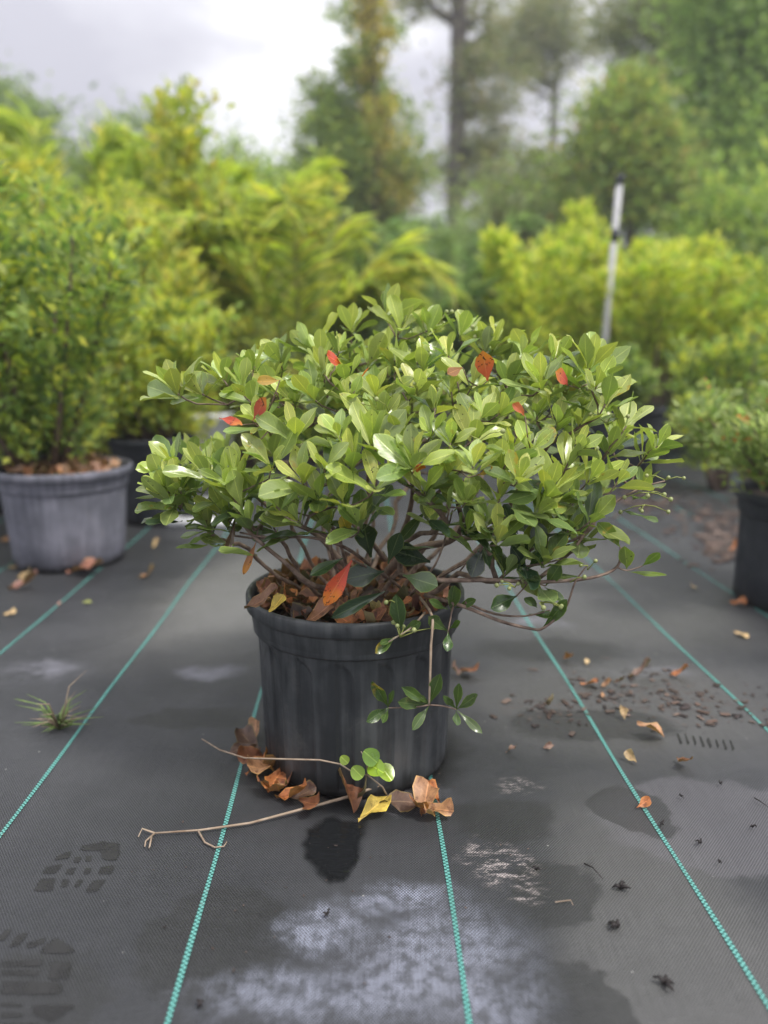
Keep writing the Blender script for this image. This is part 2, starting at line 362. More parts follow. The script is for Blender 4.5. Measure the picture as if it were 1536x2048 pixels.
    # fibres and specks
    fib = mathn(N, L, 'ADD', mathn(N, L, 'ADD', mathn(N, L, 'MULTIPLY', weave, .75), mathn(N, L, 'MULTIPLY', mathn(N, L, 'SUBTRACT', ns.outputs['Fac'], .5), .6)), 1.0)
    vm = N.new('ShaderNodeVectorMath'); vm.operation = 'SCALE'; L.new(col, vm.inputs[0]); L.new(fib, vm.inputs['Scale'])
    col = vm.outputs[0]
    vo = N.new('ShaderNodeTexVoronoi'); vo.inputs['Scale'].default_value = 34; L.new(V, vo.inputs['Vector'])
    sp = mathn(N, L, 'MULTIPLY', maprange(N, L, vo.outputs['Distance'], .035, .06, 1, 0), maprange(N, L, nm.outputs['Fac'], .5, .56))
    col = mixc(N, L, mathn(N, L, 'MULTIPLY', sp, .8), col, (.42, .42, .40))
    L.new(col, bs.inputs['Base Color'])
    rg = mathn(N, L, 'SUBTRACT', maprange(N, L, nb.outputs['Fac'], .3, .7, .42, .56), mathn(N, L, 'MULTIPLY', damp, .10))
    L.new(rg, bs.inputs['Roughness']); bs.inputs['Specular IOR Level'].default_value = .5
    h = mathn(N, L, 'ADD', mathn(N, L, 'MULTIPLY', weave, .0006), mathn(N, L, 'MULTIPLY', nm.outputs['Fac'], .012))
    bp = N.new('ShaderNodeBump'); bp.inputs['Strength'].default_value = .6; bp.inputs['Distance'].default_value = 1.0
    L.new(h, bp.inputs['Height']); L.new(bp.outputs[0], bs.inputs['Normal'])
    return m
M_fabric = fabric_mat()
def stripe_mat():
    m, nt, N, L, bs = new_mat('teal woven marker yarn')
    tc = N.new('ShaderNodeTexCoord'); uv = N.new('ShaderNodeSeparateXYZ'); L.new(tc.outputs['UV'], uv.inputs[0])
    fy = mathn(N, L, 'FLOOR', mathn(N, L, 'MULTIPLY', uv.outputs[1], 1/.0031)); fx = mathn(N, L, 'FLOOR', mathn(N, L, 'MULTIPLY', uv.outputs[0], 2))
    ck = mathn(N, L, 'MODULO', mathn(N, L, 'ADD', fx, fy), 2)
    nz = noise(N, L, tc.outputs['Object'], 7, 4); n2 = noise(N, L, tc.outputs['Object'], 60, 3)
    a = mixc(N, L, ck, (.012, .085, .072), (.16, .46, .41))
    a = mixc(N, L, maprange(N, L, nz.outputs['Fac'], .45, .75, 0, .4), a, (.07, .16, .13))
    a = mixc(N, L, maprange(N, L, n2.outputs['Fac'], .6, .8, 0, .5), a, (.25, .32, .30))
    L.new(a, bs.inputs['Base Color']); bs.inputs['Roughness'].default_value = .55
    return m
M_stripe = stripe_mat()
def ground_mat():
    m, nt, N, L, bs = new_mat('grass and mulch ground')
    tc = N.new('ShaderNodeTexCoord'); n = noise(N, L, tc.outputs['Object'], 1.2, 7, .6)
    L.new(ramp(N, L, n.outputs['Fac'], [(.3, (.07, .05, .04)), (.5, (.08, .10, .04)), (.7, (.12, .17, .05))]).outputs[0], bs.inputs['Base Color'])
    bs.inputs['Roughness'].default_value = .9
    return m
mb = MB(); mb.add([(-70, -12, 0), (70, -12, 0), (70, 90, 0), (-70, 90, 0)], [(0, 1, 2, 3)])
g = mb.build('ground', ground_mat()); g.location.z = -.012; g['kind'] = 'structure'
def und(x, y):   # gentle lie of the fabric, under 2 mm
    return .0014*(math.sin(x*5.1+y*1.7)+math.sin(y*6.3-x*2.2))*.5
mb = MB(); nx, ny = 120, 120
xs = np.linspace(-7, 7, nx+1); ys = np.linspace(-1.5, 8.5, ny+1)
mb.add([(x, y, und(x, y)) for y in ys for x in xs], [(j*(nx+1)+i, j*(nx+1)+i+1, (j+1)*(nx+1)+i+1, (j+1)*(nx+1)+i) for j in range(ny) for i in range(nx)])
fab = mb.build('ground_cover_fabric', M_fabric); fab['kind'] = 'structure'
c0 = G(940, 2048)
for k in range(-9, 10):
    mb = MB(); n = 200; v = []; uv = []
    bow = .010*math.sin(k*2.1)
    for i in range(n+1):
        y = -.4 + 8.8*(i/n); x = c0.x + k*.3048 + VPX*(y-c0.y) + bow*math.sin(y*1.1+k)*.6 + .0016*math.sin(y*9+k)
        for s in (-1, 1):
            v.append((x+s*.0030*(1+.10*math.sin(y*23+k*3)), y, und(x, y)+.0012)); uv.append(((s+1)/2*.999, y))
    mb.add(v, [(2*i, 2*i+1, 2*i+3, 2*i+2) for i in range(n)], uv)
    mb.build('marker_line', M_stripe, fab)

# puddle and damp shoe prints
def feather(nt, N, L, bs, tc, scale, a, b, amt):
    uv = N.new('ShaderNodeSeparateXYZ'); L.new(tc.outputs['UV'], uv.inputs[0]); nz = noise(N, L, tc.outputs['Object'], scale, 4, .6)
    e = mathn(N, L, 'ADD', uv.outputs[0], mathn(N, L, 'MULTIPLY', mathn(N, L, 'SUBTRACT', nz.outputs['Fac'], .5), amt))
    al = maprange(N, L, e, a, b, 1, 0)
    tr = N.new('ShaderNodeBsdfTransparent'); mx = N.new('ShaderNodeMixShader'); L.new(al, mx.inputs[0]); L.new(tr.outputs[0], mx.inputs[1]); L.new(bs.outputs[0], mx.inputs[2])
    L.new(mx.outputs[0], nt.nodes['Material Output'].inputs[0]); return mx, al, nz
def sheet_ngon(name, pts, z, mat):
    m_ = MB(); c = sum((Vector(p) for p in pts), Vector())/len(pts)
    m_.add([(c.x, c.y, und(c.x, c.y)+z)]+[(p[0], p[1], und(p[0], p[1])+z) for p in pts], [(0, i+1, (i+1) % len(pts)+1) for i in range(len(pts))], [(0, 0)]+[(1, 0)]*len(pts))
    o = m_.build(name, mat); return o
def puddle_mat():
    m, nt, N, L, bs = new_mat('standing water on fabric')
    bs.inputs['Base Color'].default_value = (.012, .013, .014, 1); bs.inputs['Roughness'].default_value = .05; bs.inputs['IOR'].default_value = 1.33
    tc = N.new('ShaderNodeTexCoord'); w = N.new('ShaderNodeTexWave'); w.inputs['Scale'].default_value = 28; w.inputs['Distortion'].default_value = 4; w.bands_direction = 'Y'
    L.new(tc.outputs['Object'], w.inputs['Vector'])
    bp = N.new('ShaderNodeBump'); bp.inputs['Strength'].default_value = .10; bp.inputs['Distance'].default_value = .002; L.new(w.outputs['Fac'], bp.inputs['Height']); L.new(bp.outputs[0], bs.inputs['Normal'])
    feather(nt, N, L, bs, tc, 24, .66, .98, .55)
    return m
rnd = random.Random(5)
out = [(700, 1632), (738, 1640), (736, 1680), (728, 1722), (712, 1752), (690, 1774), (660, 1774), (632, 1762), (620, 1738), (604, 1722), (598, 1690), (606, 1655), (640, 1634), (670, 1628)]
pts = []
for i in range(len(out)):
    a, b, = out[i], out[(i+1) % len(out)]
    for t in (0, .33, .66):
        pts.append(G(a[0]+(b[0]-a[0])*t+rnd.uniform(-3, 3), a[1]+(b[1]-a[1])*t+rnd.uniform(-3, 3)))
pu = sheet_ngon('puddle', pts, .0012, puddle_mat()); tag(pu, 'small dark puddle on the fabric in front of the black pot', 'puddle')
def damp_mat():
    m, nt, N, L, bs = new_mat('damp woven fabric')
    tc = N.new('ShaderNodeTexCoord'); sep = N.new('ShaderNodeSeparateXYZ'); rt_ = N.new('ShaderNodeMapping'); rt_.inputs['Rotation'].default_value = (0, 0, -math.atan(VPX)); L.new(tc.outputs['Object'], rt_.inputs[0]); L.new(rt_.outputs[0], sep.inputs[0])
    sx = mathn(N, L, 'SINE', mathn(N, L, 'MULTIPLY', sep.outputs[0], 2*math.pi/.0040)); sy = mathn(N, L, 'SINE', mathn(N, L, 'MULTIPLY', sep.outputs[1], 2*math.pi/.0050))
    f = mathn(N, L, 'ADD', mathn(N, L, 'MULTIPLY', mathn(N, L, 'MULTIPLY', sx, sy), .4), .5)
    L.new(mixc(N, L, f, (.010, .010, .010), (.038, .038, .037)), bs.inputs['Base Color']); bs.inputs['Roughness'].default_value = .5
    mx, al, nz = feather(nt, N, L, bs, tc, 160, .80, 1.05, .5)
    n3 = noise(N, L, tc.outputs['Object'], 28, 3); L.new(mathn(N, L, 'MULTIPLY', al, maprange(N, L, n3.outputs['Fac'], .35, .6, .55, .95)), mx.inputs[0])
    return m
M_damp = damp_mat()
def print_of(blocks, label):
    c = G(*blocks[0][0])
    o = None; m_ = MB()
    for b in blocks:
        ps = [G(*p) for p in b]; cc = sum(ps, Vector())/len(ps); n0 = []
        for i in range(len(ps)):
            a, d = ps[i], ps[(i+1) % len(ps)]
            for t in (.12, .5, .88): q = a.lerp(d, t); n0.append(q + (q-cc)*rnd.uniform(-.05, .05))
        m_.add([(cc.x, cc.y, und(cc.x, cc.y)+.0007)]+[(q.x, q.y, und(q.x, q.y)+.0007) for q in n0], [(0, i+1, (i+1) % len(n0)+1) for i in range(len(n0))], [(0, 0)]+[(1, 0)]*len(n0))
    o = m_.build('shoe_print', M_damp); tag(o, label, 'shoe print', 'damp shoe prints'); return o
print_of([[(160, 1690), (205, 1682), (240, 1686), (243, 1710), (236, 1722), (206, 1722), (200, 1702), (158, 1702)], [(112, 1712), (146, 1700), (140, 1716), (108, 1722)],
          [(150, 1714), (164, 1714), (158, 1727), (146, 1726)], [(172, 1712), (184, 1711), (182, 1724), (170, 1724)], [(92, 1732), (128, 1728), (112, 1748), (82, 1749)],
          [(134, 1738), (154, 1734), (148, 1750), (130, 1750)], [(170, 1736), (184, 1736), (180, 1749), (166, 1750)], [(200, 1734), (232, 1730), (224, 1750), (194, 1750)],
          [(78, 1757), (112, 1755), (108, 1783), (66, 1784)], [(124, 1758), (142, 1757), (134, 1775), (120, 1776)], [(156, 1758), (170, 1760), (156, 1776), (146, 1775)], [(184, 1760), (214, 1758), (196, 1784), (168, 1786)]],
         'smaller complete sole print of separate square tread marks near the forked twig')
print_of([[(8, 1860), (26, 1856), (10, 1880), (-8, 1884)], [(34, 1868), (60, 1862), (40, 1892), (14, 1896)], [(52, 1884), (96, 1872), (90, 1886), (52, 1900)], [(70, 1906), (108, 1872), (152, 1898), (150, 1908)],
          [(0, 1920), (88, 1918), (84, 1932), (0, 1934)], [(0, 1938), (82, 1938), (80, 1950), (0, 1951)], [(100, 1922), (146, 1922), (140, 1960), (96, 1960)], [(0, 1960), (60, 1962), (130, 1964), (124, 1990), (0, 1990)],
          [(0, 2002), (48, 2006), (46, 2014), (0, 2012)], [(0, 2022), (48, 2024), (46, 2034), (0, 2034)], [(60, 2008), (150, 2006), (146, 2018), (104, 2046), (62, 2030)], [(0, 2042), (80, 2044), (90, 2060), (0, 2062)]],
         'larger sole print of long bar treads cut off at the lower left corner')
print_of([[(1352+i*15+(i*7%4), 1466+i*2+(i*5%7)), (1357+i*15, 1466+i*2), (1366+i*15-(i%3), 1488+i*2-(i*3%8)), (1360+i*15, 1490+i*2)] for i in range(8)], 'faint row of tread bars on the fabric right of the curled tan leaf')

# ------------------------------------------------------------------ pots
def round_pot(name, loc, rt, rb, h, mat, label, panels=True, group=None, soil=M_soil, n=96, fill=.025):
    root = empty(name, loc, label, 'plant pot', group)
    root.rotation_euler.z = R(3)
    m_ = MB(); n_ = 480 if panels else n
    def rad(z): return rb+(rt*.915-rb)*(z/h)
    if panels:
        zs = [0.0, .003, .008]+list(np.linspace(.014, h*.80, 54))+[h*.805]
        v = []; f = []
        NP = 16
        for z in zs:
            for k in range(n_):
                q = 2*math.pi*k/n_; r = rad(z)
                if z < .006: r -= .006-z
                a = ((q/(2*math.pi)*NP) % 1.0)-.5
                zt = h*.80-.012; top = zt-.030
                hw = .40
                if z > top: hw = .40*math.sqrt(max(0, 1-((z-top)/.030)**2))
                e = (hw-abs(a))*(2*math.pi*r/NP)
                dd = max(0, min(1, e/.0014)) if z > .008 else 0
                r -= .0038*dd*(.2 if (a < 0) else 1.0) + (.0004*math.sin(q*5+z*14))
                v.append((r*math.cos(q), r*math.sin(q), z))
        for i in range(len(zs)-1):
            for k in range(n_):
                k2 = (k+1) % n_; f.append((i*n_+k, i*n_+k2, (i+1)*n_+k2, (i+1)*n_+k))
        m_.add(v, f)
    else:
        m_.lathe([(rb-.006, 0), (rb, .006), (rad(h*.3), h*.3), (rad(h*.6), h*.6), (rad(h*.805), h*.805)], n)
    m_.lathe([(0.0001, .001), (rb-.006, .001)], n)
    m_.build('pot_wall', mat, root)
    m_ = MB()
    b = rad(h*.80)
    m_.lathe([(b-.002, h*.795), (b+.004, h*.79), (b+.0065, h*.80), (b+.0055, h*.818), (b+.007, h*.83), (b+.0095, h*.90), (b+.011, h*.915), (rt-.003, h*.918), (rt, h*.925), (rt, h*.985), (rt-.002, h*.998), (rt-.005, h), (rt-.008, h*.992), (rt-.009, h*.93), (b-.002, h*.79)], 128)
    m_.build('rim', mat, root)
    m_ = MB(); v = [(0, 0, h-fill+.006)]; rr = b-.0005; K = 48
    for j in range(1, 9):
        for k in range(K):
            q = 2*math.pi*k/K; r = rr*j/8; v.append((r*math.cos(q), r*math.sin(q), h-fill+.006*math.sin(r*80+q*3)*(1-j/9)))
    f = [(0, k+1, (k+1) % K+1) for k in range(K)]
    for j in range(7):
        for k in range(K):
            k2 = (k+1) % K; f.append((1+j*K+k, 1+(j+1)*K+k, 1+(j+1)*K+k2, 1+j*K+k2))
    m_.add(v, f); m_.build('soil', soil, root)
    return root
PC = Vector((-.046, 1.189, 0)); PH = .287
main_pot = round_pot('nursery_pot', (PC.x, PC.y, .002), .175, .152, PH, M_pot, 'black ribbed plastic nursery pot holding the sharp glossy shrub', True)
main_pot['category'] = 'plant pot'

# ------------------------------------------------------------------ leaf meshes
TL = [(0, .022), (.10, .030), (.26, .085), (.46, .185), (.64, .235), (.82, .188), (.94, .092), (1.0, .0)]
def leaf_verts(bend, fold, twist=0, wave=0, ph=0):
    v = []; uv = []
    for i, (t, w) in enumerate(TL):
        ang = bend*t; # bends downward along its length
        y = math.sin(ang)/bend if abs(bend) > 1e-3 else t
        z = -(1-math.cos(ang))/bend if abs(bend) > 1e-3 else 0
        for u in ((-1, -.5, 0, .5, 1) if w > 0 else (0,)):
            x = u*w; zz = z + abs(x)*fold - (x*x)*fold*1.4 + wave*math.sin(t*9+ph+u)*abs(u)*.05 + .02*twist*u*t
            c, s = math.cos(twist*t), math.sin(twist*t)
            v.append((x*c, y, zz + x*s)); uv.append((.5+u*.5, t))
    return v, uv
LF = []
for i in range(len(TL)-2):
    for k in range(4):
        a = i*5+k; LF.append((a, a+1, a+6, a+5))
a = (len(TL)-2)*5; tipi = a+5
for k in range(4): LF.append((a+k, a+k+1, tipi))
rv = random.Random(11)
LEAFV = [leaf_verts(rv.uniform(-.35, 1.0), rv.uniform(.15, .55), rv.uniform(-.35, .35), rv.uniform(.2, 1), rv.uniform(0, 6)) for _ in range(12)]
CURLV = [leaf_verts(rv.choice([-1, 1])*rv.uniform(.7, 1.7), rv.uniform(.8, 1.7), rv.uniform(-1.0, 1.0), rv.uniform(1.5, 3), rv.uniform(0, 6)) for _ in range(9)]
FLAT = list(range(9, 15))
CURLV += [leaf_verts(rv.choice([-1, 1])*rv.uniform(.3, .9), rv.uniform(.35, .9), rv.uniform(-.6, .6), rv.uniform(1.5, 3), rv.uniform(0, 6)) for _ in range(6)]
def leaf_mesh(vv, mat, name):
    m_ = MB(); m_.add(vv[0], LF, vv[1]); return m_.mesh(name, mat)
LEAFM = [leaf_mesh(x, M_leaf, 'leaf') for x in LEAFV]
TURNM = [leaf_mesh(x, M_turn, 'leaf') for x in LEAFV]
CURLM = [leaf_mesh(x, M_dead, 'dry_leaf') for x in CURLV]
def basis(base, d, n, ln, wf=1.0):
    d = Vector(d).normalized(); n = Vector(n); n = n - d*n.dot(d)
    if n.length < 1e-4: n = d.orthogonal()
    n.normalize(); x = d.cross(n)
    m = Matrix(((x.x*ln*wf, d.x*ln, n.x*ln, base[0]), (x.y*ln*wf, d.y*ln, n.y*ln, base[1]), (x.z*ln*wf, d.z*ln, n.z*ln, base[2]), (0, 0, 0, 1)))
    return m

# ------------------------------------------------------------------ the main shrub
rng = random.Random(21)
def front_depth(px, py):
    pts = [(560, 1.40), (620, 1.33), (700, 1.24), (780, 1.14), (860, 1.04), (950, .98), (1050, 1.0), (1300, 1.0)]
    d = pts[-1][1]
    for (a, x), (b, y) in zip(pts, pts[1:]):
        if py <= b: d = x+(y-x)*max(0, (py-a)/(b-a)); break
    s = min(1, max(0, (abs(px-800)-180)/330))
    return d*(1-s)+1.12*s
ROS = [(402,784),(551,784),(623,796),(418,956),(590,880),(555,1015),(734,722),(801,660),(760,845),(800,872),(754,974),(402,1034),(391,995),(680,700),(617,700),(640,716),(797,734),
 (707,654),(772,630),(469,945),(547,937),(645,938),(824,930),(445,758),(484,772),(843,741),(898,714),(968,702),(999,825),(1070,832),(1109,852),(1179,738),(1109,718),(1042,710),(898,890),
 (1155,898),(1222,905),(1312,890),(1285,968),(1093,990),(894,950),(898,1018),(972,1050),(1183,1040),(945,930),(1019,898),(823,930),(1073,1022),(1198,772),(1128,806),(960,840),(870,815),
 (700,800),(675,870),(700,930),(520,850),(360,975),(365,1010),(355,790),(510,730),(560,720),(860,660),(920,665),(985,690),(1060,700),(1150,760),(1215,810),(1250,850),
 (1130,940),(1180,960),(1040,960),(1000,1000),(930,1000),(850,985),(1235,960),(640,1000),(600,960),(520,990),(480,1010),(740,890),(900,780),(950,770),(830,790),(1020,770),(1080,770),(690,760),
 (590,800),(505,800),(650,745),(1160,850),(1290,915),(950,880),(865,870),(780,930),(1005,935),(1060,905),(1110,1000),(1150,1010),(690,1010),(450,970),(750,790),(600,1042),(655,1058),(545,1052),(1000,1078),(1045,1108),(1092,1072),(935,1062),(1135,1062),(1012,1150),(1085,1128),(720,1050),(500,1050),(450,1020),(870,1050),(1160,1085),(345,1005),(330,985),(420,1055),(455,1050),(380,1010),(320,960),(345,925)]
BND = [(345,800),(370,755),(470,735),(555,705),(640,680),(705,650),(770,632),(860,645),(960,668),(1060,695),(1170,725),(1210,775),(1225,830),(1300,880),(1300,950),(1230,990),(1150,1010),(1000,1040),(900,1010),(800,985),(700,985),(600,1005),(500,1030),(400,1020),(350,990),(360,930),(450,870)]
def inside(x, y):
    c = False; n = len(BND)
    for i in range(n):
        x1, y1 = BND[i]; x2, y2 = BND[(i+1) % n]
        if (y1 > y) != (y2 > y) and x < (x2-x1)*(y-y1)/(y2-y1)+x1: c = not c
    return c
BC = Vector((.035, 1.20, 0))
tips = []
for (px, py) in ROS:
    tips.append(P(px+rng.uniform(-4, 4), py+rng.uniform(-4, 4), front_depth(px, py)+rng.uniform(-.035, .035)))
tries = 0
while len(tips) < 212 and tries < 60000:
    tries += 1
    q = rng.uniform(0, 2*math.pi); rr = .40*math.sqrt(rng.random())
    x = BC.x+rr*math.cos(q)*1.0; y = BC.y+rr*math.sin(q)*.95
    zt = .70-1.15*rr*rr
    z = zt-abs(rng.gauss(0, .055))
    px, py, f = project((x, y, z))
    if not inside(px, py): continue
    if y < front_depth(px, py)+.04: continue
    if 330 < px < 500 and 780 < py < 900: continue
    v = Vector((x, y, z))
    if min((v-t).length for t in tips) < .040: continue
    tips.append(v)
LV = []   # leaves: matrix, variant, colour, kind
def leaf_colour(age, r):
    young = Vector((.52, .60, .17)); mid = Vector((.26, .35, .10)); old_shaded = Vector((.042, .080, .034))
    c = young.lerp(mid, min(1, age*2)) if age < .5 else mid.lerp(old_shaded, (age-.5)*2)
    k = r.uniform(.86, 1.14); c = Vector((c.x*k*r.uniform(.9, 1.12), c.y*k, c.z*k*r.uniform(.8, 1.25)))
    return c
def add_leaf(base, d, n, ln, col, wf=1.0, var=None):
    LV.append((basis(base, d, n, ln, wf), rng.randrange(len(LEAFV)) if var is None else var, tuple(col)))
AX = []
for t in tips:
    o = Vector((t.x-BC.x, t.y-BC.y, 0)); out_ = o*1.6
    ax = (Vector((0, 0, 1))+out_+Vector((rng.gauss(0, .22), rng.gauss(0, .22)-.10, rng.gauss(0, .1)))).normalized(); AX.append(ax)
    px, py, f = project(t)
    n = rng.randint(5, 8); ph = rng.uniform(0, 6.28); a1 = ax.orthogonal().normalized(); a2 = ax.cross(a1)
    old_shaded = max(0, min(1, (py-960)/160)) * .45  # low rosettes darker: older leaves, plus under-canopy shade put into the colour
    szr = rng.uniform(.78, 1.18)
    for i in range(n):
        q = ph+i*2.399; fr = i/(n-1)
        al = R(16+46*fr+rng.uniform(-9, 12))
        d = ax*math.cos(al)+(a1*math.cos(q)+a2*math.sin(q))*math.sin(al)
        nn = ax*math.sin(al)-(a1*math.cos(q)+a2*math.sin(q))*math.cos(al)
        nn = (nn+Vector((rng.gauss(0, .22), rng.gauss(0, .22), rng.gauss(0, .22))))
        ln = (.043+.018*fr)*szr*rng.uniform(.85, 1.15)
        age = min(1, max(0, -.02+.50*fr+old_shaded+rng.gauss(0, .2)))
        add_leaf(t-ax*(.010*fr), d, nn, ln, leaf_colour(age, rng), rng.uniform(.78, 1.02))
    # a few older leaves further down the twig, coloured dark to shade the gaps
    for i in range(0 if (px < 500 and py < 890) else rng.randint(0, 2)):
        q = rng.uniform(0, 6.28); d = ax*.25+(a1*math.cos(q)+a2*math.sin(q)); b = t-ax*rng.uniform(.02, .05)
        add_leaf(b, d, Vector((0, 0, 1)), rng.uniform(.045, .065), leaf_colour(rng.uniform(.5, 1), rng))
# leaves picked out one by one: (base px, tip px, depth, width px, colour)
DK = (.028, .055, .030); MG = (.080, .140, .036); YG = (.20, .28, .06); RED = (.62, .085, .045); ORG = (.70, .17, .03); YEL = (.55, .42, .06)
EX = [((742,1115),(722,1040),1.07,46,DK),((776,1127),(800,1063),1.03,34,(.04,.075,.032)),((861,1124),(786,1100),1.05,52,(.028,.050,.032)),((768,1143),(694,1155),1.03,50,DK),((806,1150),(874,1172),1.0,46,(.10,.15,.07)),
 ((965,1094),(943,1153),1.0,40,(.018,.034,.024)),((697,1070),(684,1032),1.0,28,YEL),((853,1020),(800,1085),1.06,24,(.06,.10,.035)),((771,1182),(666,1234),1.0,28,DK),((705,1119),(650,1210),.985,38,RED),
 ((686,1116),(622,1149),1.02,26,(.05,.095,.035)),((902,1226),(903,1164),1.0,28,MG),((911,1216),(954,1200),1.0,19,MG),((896,1219),(855,1201),1.0,18,MG),((896,1263),(847,1231),.99,26,MG),((896,1264),(896,1300),.99,22,(.06,.13,.03)),((899,1258),(923,1242),1.0,15,MG),
 ((802,1266),(792,1200),.985,34,(.06,.11,.035)),((805,1263),(844,1244),.985,22,MG),((792,1272),(750,1310),.98,22,MG),((786,1276),(757,1290),.98,14,MG),
 ((858,1410),(879,1351),.955,27,MG),((858,1410),(809,1376),.955,24,MG),((856,1411),(788,1405),.955,25,(.09,.15,.045)),((858,1412),(826,1457),.955,21,(.10,.16,.05)),((860,1408),(838,1392),.955,12,MG),
 ((777,1415),(746,1364),.955,26,MG),((777,1415),(730,1445),.955,24,(.06,.11,.03)),((777,1417),(765,1446),.955,13,MG),((777,1413),(784,1385),.955,12,MG),
 ((913,1419),(919,1363),.955,20,MG),((913,1419),(961,1385),.955,22,(.10,.15,.06)),((913,1417),(890,1396),.955,15,MG),((915,1421),(963,1465),.955,18,(.13,.18,.08)),((913,1421),(912,1455),.955,20,(.10,.16,.06)),
 ((1254,1138),(1250,1094),1.02,32,YG),((1285,1132),(1321,1102),1.02,22,(.13,.21,.05)),((1254,1143),(1334,1155),1.02,14,YG),((1241,1094),(1197,1046),1.02,30,(.17,.25,.05)),((1033,1192),(983,1216),1.0,36,(.05,.10,.03)),
 ((1091,1172),(1119,1133),1.0,30,(.09,.15,.04)),((1089,1174),(1128,1198),1.0,18,MG),((1058,1228),(1115,1232),1.0,18,MG),((1087,1254),(1133,1201),.99,26,MG),((1055,1138),(1093,1103),1.02,28,(.05,.10,.03)),((1052,1138),(1030,1100),1.02,26,DK),
 ((1000,1130),(985,1085),1.03,26,MG),((1020,1120),(1060,1082),1.03,24,(.05,.09,.03)),((1075,1215),(1050,1196),1.0,18,MG),((955,1080),(990,1062),1.05,26,(.05,.10,.03)),
 # coloured leaves in the crown
 ((684,728),(650,712),1.13,37,RED),((722,752),(742,742),1.10,22,ORG),((505,842),(532,796),1.03,26,(.60,.12,.08)),((438,836),(478,842),1.01,19,RED),((975,762),(966,706),1.10,37,(.66,.13,.06)),((1136,770),(1122,742),1.08,35,(.60,.10,.08)),
 ((1050,832),(1026,808),1.01,19,(.62,.16,.09)),((820,942),(850,936),.98,22,(.55,.12,.03)),((560,760),(512,768),1.03,22,(.45,.28,.05)),((496,890),(508,870),1.07,24,(.75,.36,.14)),((925,735),(895,748),1.09,22,(.32,.14,.04)),
 ((512,1084),(488,1150),1.03,17,(.45,.20,.08)),((472,1036),(458,1108),1.03,13,(.10,.06,.04)),((955,950),(990,940),.985,24,(.55,.30,.06))]
for (b, t, D, wpx, c) in EX:
    vb = P(b[0], b[1], D+.012); vt = P(t[0], t[1], D-.012); d = vt-vb; ln = d.length
    real_w = wpx*1.0*D/FPX*1.02
    n = Vector((rng.uniform(-.25, .25), -.9, .55))
    LV.append((basis(vb, d, n, ln*1.03, real_w/(.47*ln)), rng.randrange(len(LEAFV)), c))

# skeleton
nodes = []; parent = []; stem_of = []
def add_node(p, par, st): nodes.append(Vector(p)); parent.append(par); stem_of.append(st); return len(nodes)-1
def kmeans(pts, k, r):
    cs = [Vector(p) for p in r.sample(pts, k)]
    for _ in range(14):
        gr = [[] for _ in cs]
        for i, p in enumerate(pts): gr[min(range(k), key=lambda j: (p-cs[j]).length)].append(i)
        cs = [sum((pts[i] for i in g_), Vector())/len(g_) if g_ else cs[j] for j, g_ in enumerate(gr)]
    return cs, gr
cs, gr = kmeans(tips, 15, random.Random(4))
for j, (c, g_) in enumerate(zip(cs, gr)):
    if not g_: continue
    o = Vector((c.x-PC.x, c.y-PC.y, 0))
    b = Vector((PC.x, PC.y, PH-.025))+Vector((o.x*.16+rng.uniform(-.02, .02), o.y*.16+rng.uniform(-.02, .02), 0))
    hub = b.lerp(c, .60); hub.z -= .015
    ctrl = b.lerp(hub, .45)+Vector((o.x*.14, o.y*.14, -.012))
    last = -1
    for s in range(8):
        t = s/7; p = b*(1-t)**2+ctrl*2*t*(1-t)+hub*t*t+Vector((rng.gauss(0, .0035), rng.gauss(0, .0035), 0))*(1 if 0 < s else 0)
        last = add_node(p, last, j)
    mine = [i for i in range(len(nodes)) if stem_of[i] == j][3:]
    for ti in sorted(g_, key=lambda i: (tips[i]-hub).length):
        tp = tips[ti]; ax = AX[ti]
        best = min(mine, key=lambda i: (nodes[i]-tp).length + .35*(nodes[i]-nodes[mine[0]]).length*0 + (.08 if nodes[i].z > tp.z-.01 else 0))
        s0 = nodes[best]; d = (tp-s0).length; c1 = s0.lerp(tp, .4)+Vector((0, 0, .02*d)); c2 = tp-ax*d*.40
        prev = best; K = max(3, min(6, int(d/.018)))
        for s in range(1, K+1):
            t = s/K
            p = s0*(1-t)**3+c1*3*t*(1-t)**2+c2*3*t*t*(1-t)+tp*t**3
            if s < K: p += Vector((rng.gauss(0, .0022), rng.gauss(0, .0022), rng.gauss(0, .0022)))
            prev = add_node(p, prev, j); 
            if s < K: mine.append(prev)
cnt = [0]*len(nodes); kids = [[] for _ in nodes]
for i, p in enumerate(parent):
    if p >= 0: kids[p].append(i)
for i in range(len(nodes)-1, -1, -1):
    cnt[i] = max(1, sum(cnt[k] for k in kids[i])) if kids[i] else 1
rad = [.00125*c**.40 for c in cnt]
shrub = empty('glossy_shrub', (PC.x, PC.y, PH-.02), 'sharp glossy green shrub with red tinted leaves growing in the black ribbed pot', 'shrub')
def to_local(mesh_mb):
    mesh_mb.v = [(v[0]-PC.x, v[1]-PC.y, v[2]-(PH-.02)) for v in mesh_mb.v]; return mesh_mb
for j in range(len(cs)):
    m_ = MB()
    roots = [i for i in range(len(nodes)) if stem_of[i] == j and parent[i] < 0]
    stack = [(r, None) for r in roots]
    while stack:
        i, fr = stack.pop(); path = [fr, i] if fr is not None else [i]
        while kids[i]:
            ks = sorted(kids[i], key=lambda k: -cnt[k])
            for k in ks[1:]: stack.append((k, i))
            i = ks[0]; path.append(i)
        if len(path) < 2: continue
        rr = [rad[q] for q in path]
        if fr is not None: rr[0] = rad[path[1]]
        m_.tube([nodes[q] for q in path], rr, 6 if rr[0] > .003 else 5)
    if m_.v: to_local(m_).build('branch', M_bark, shrub)
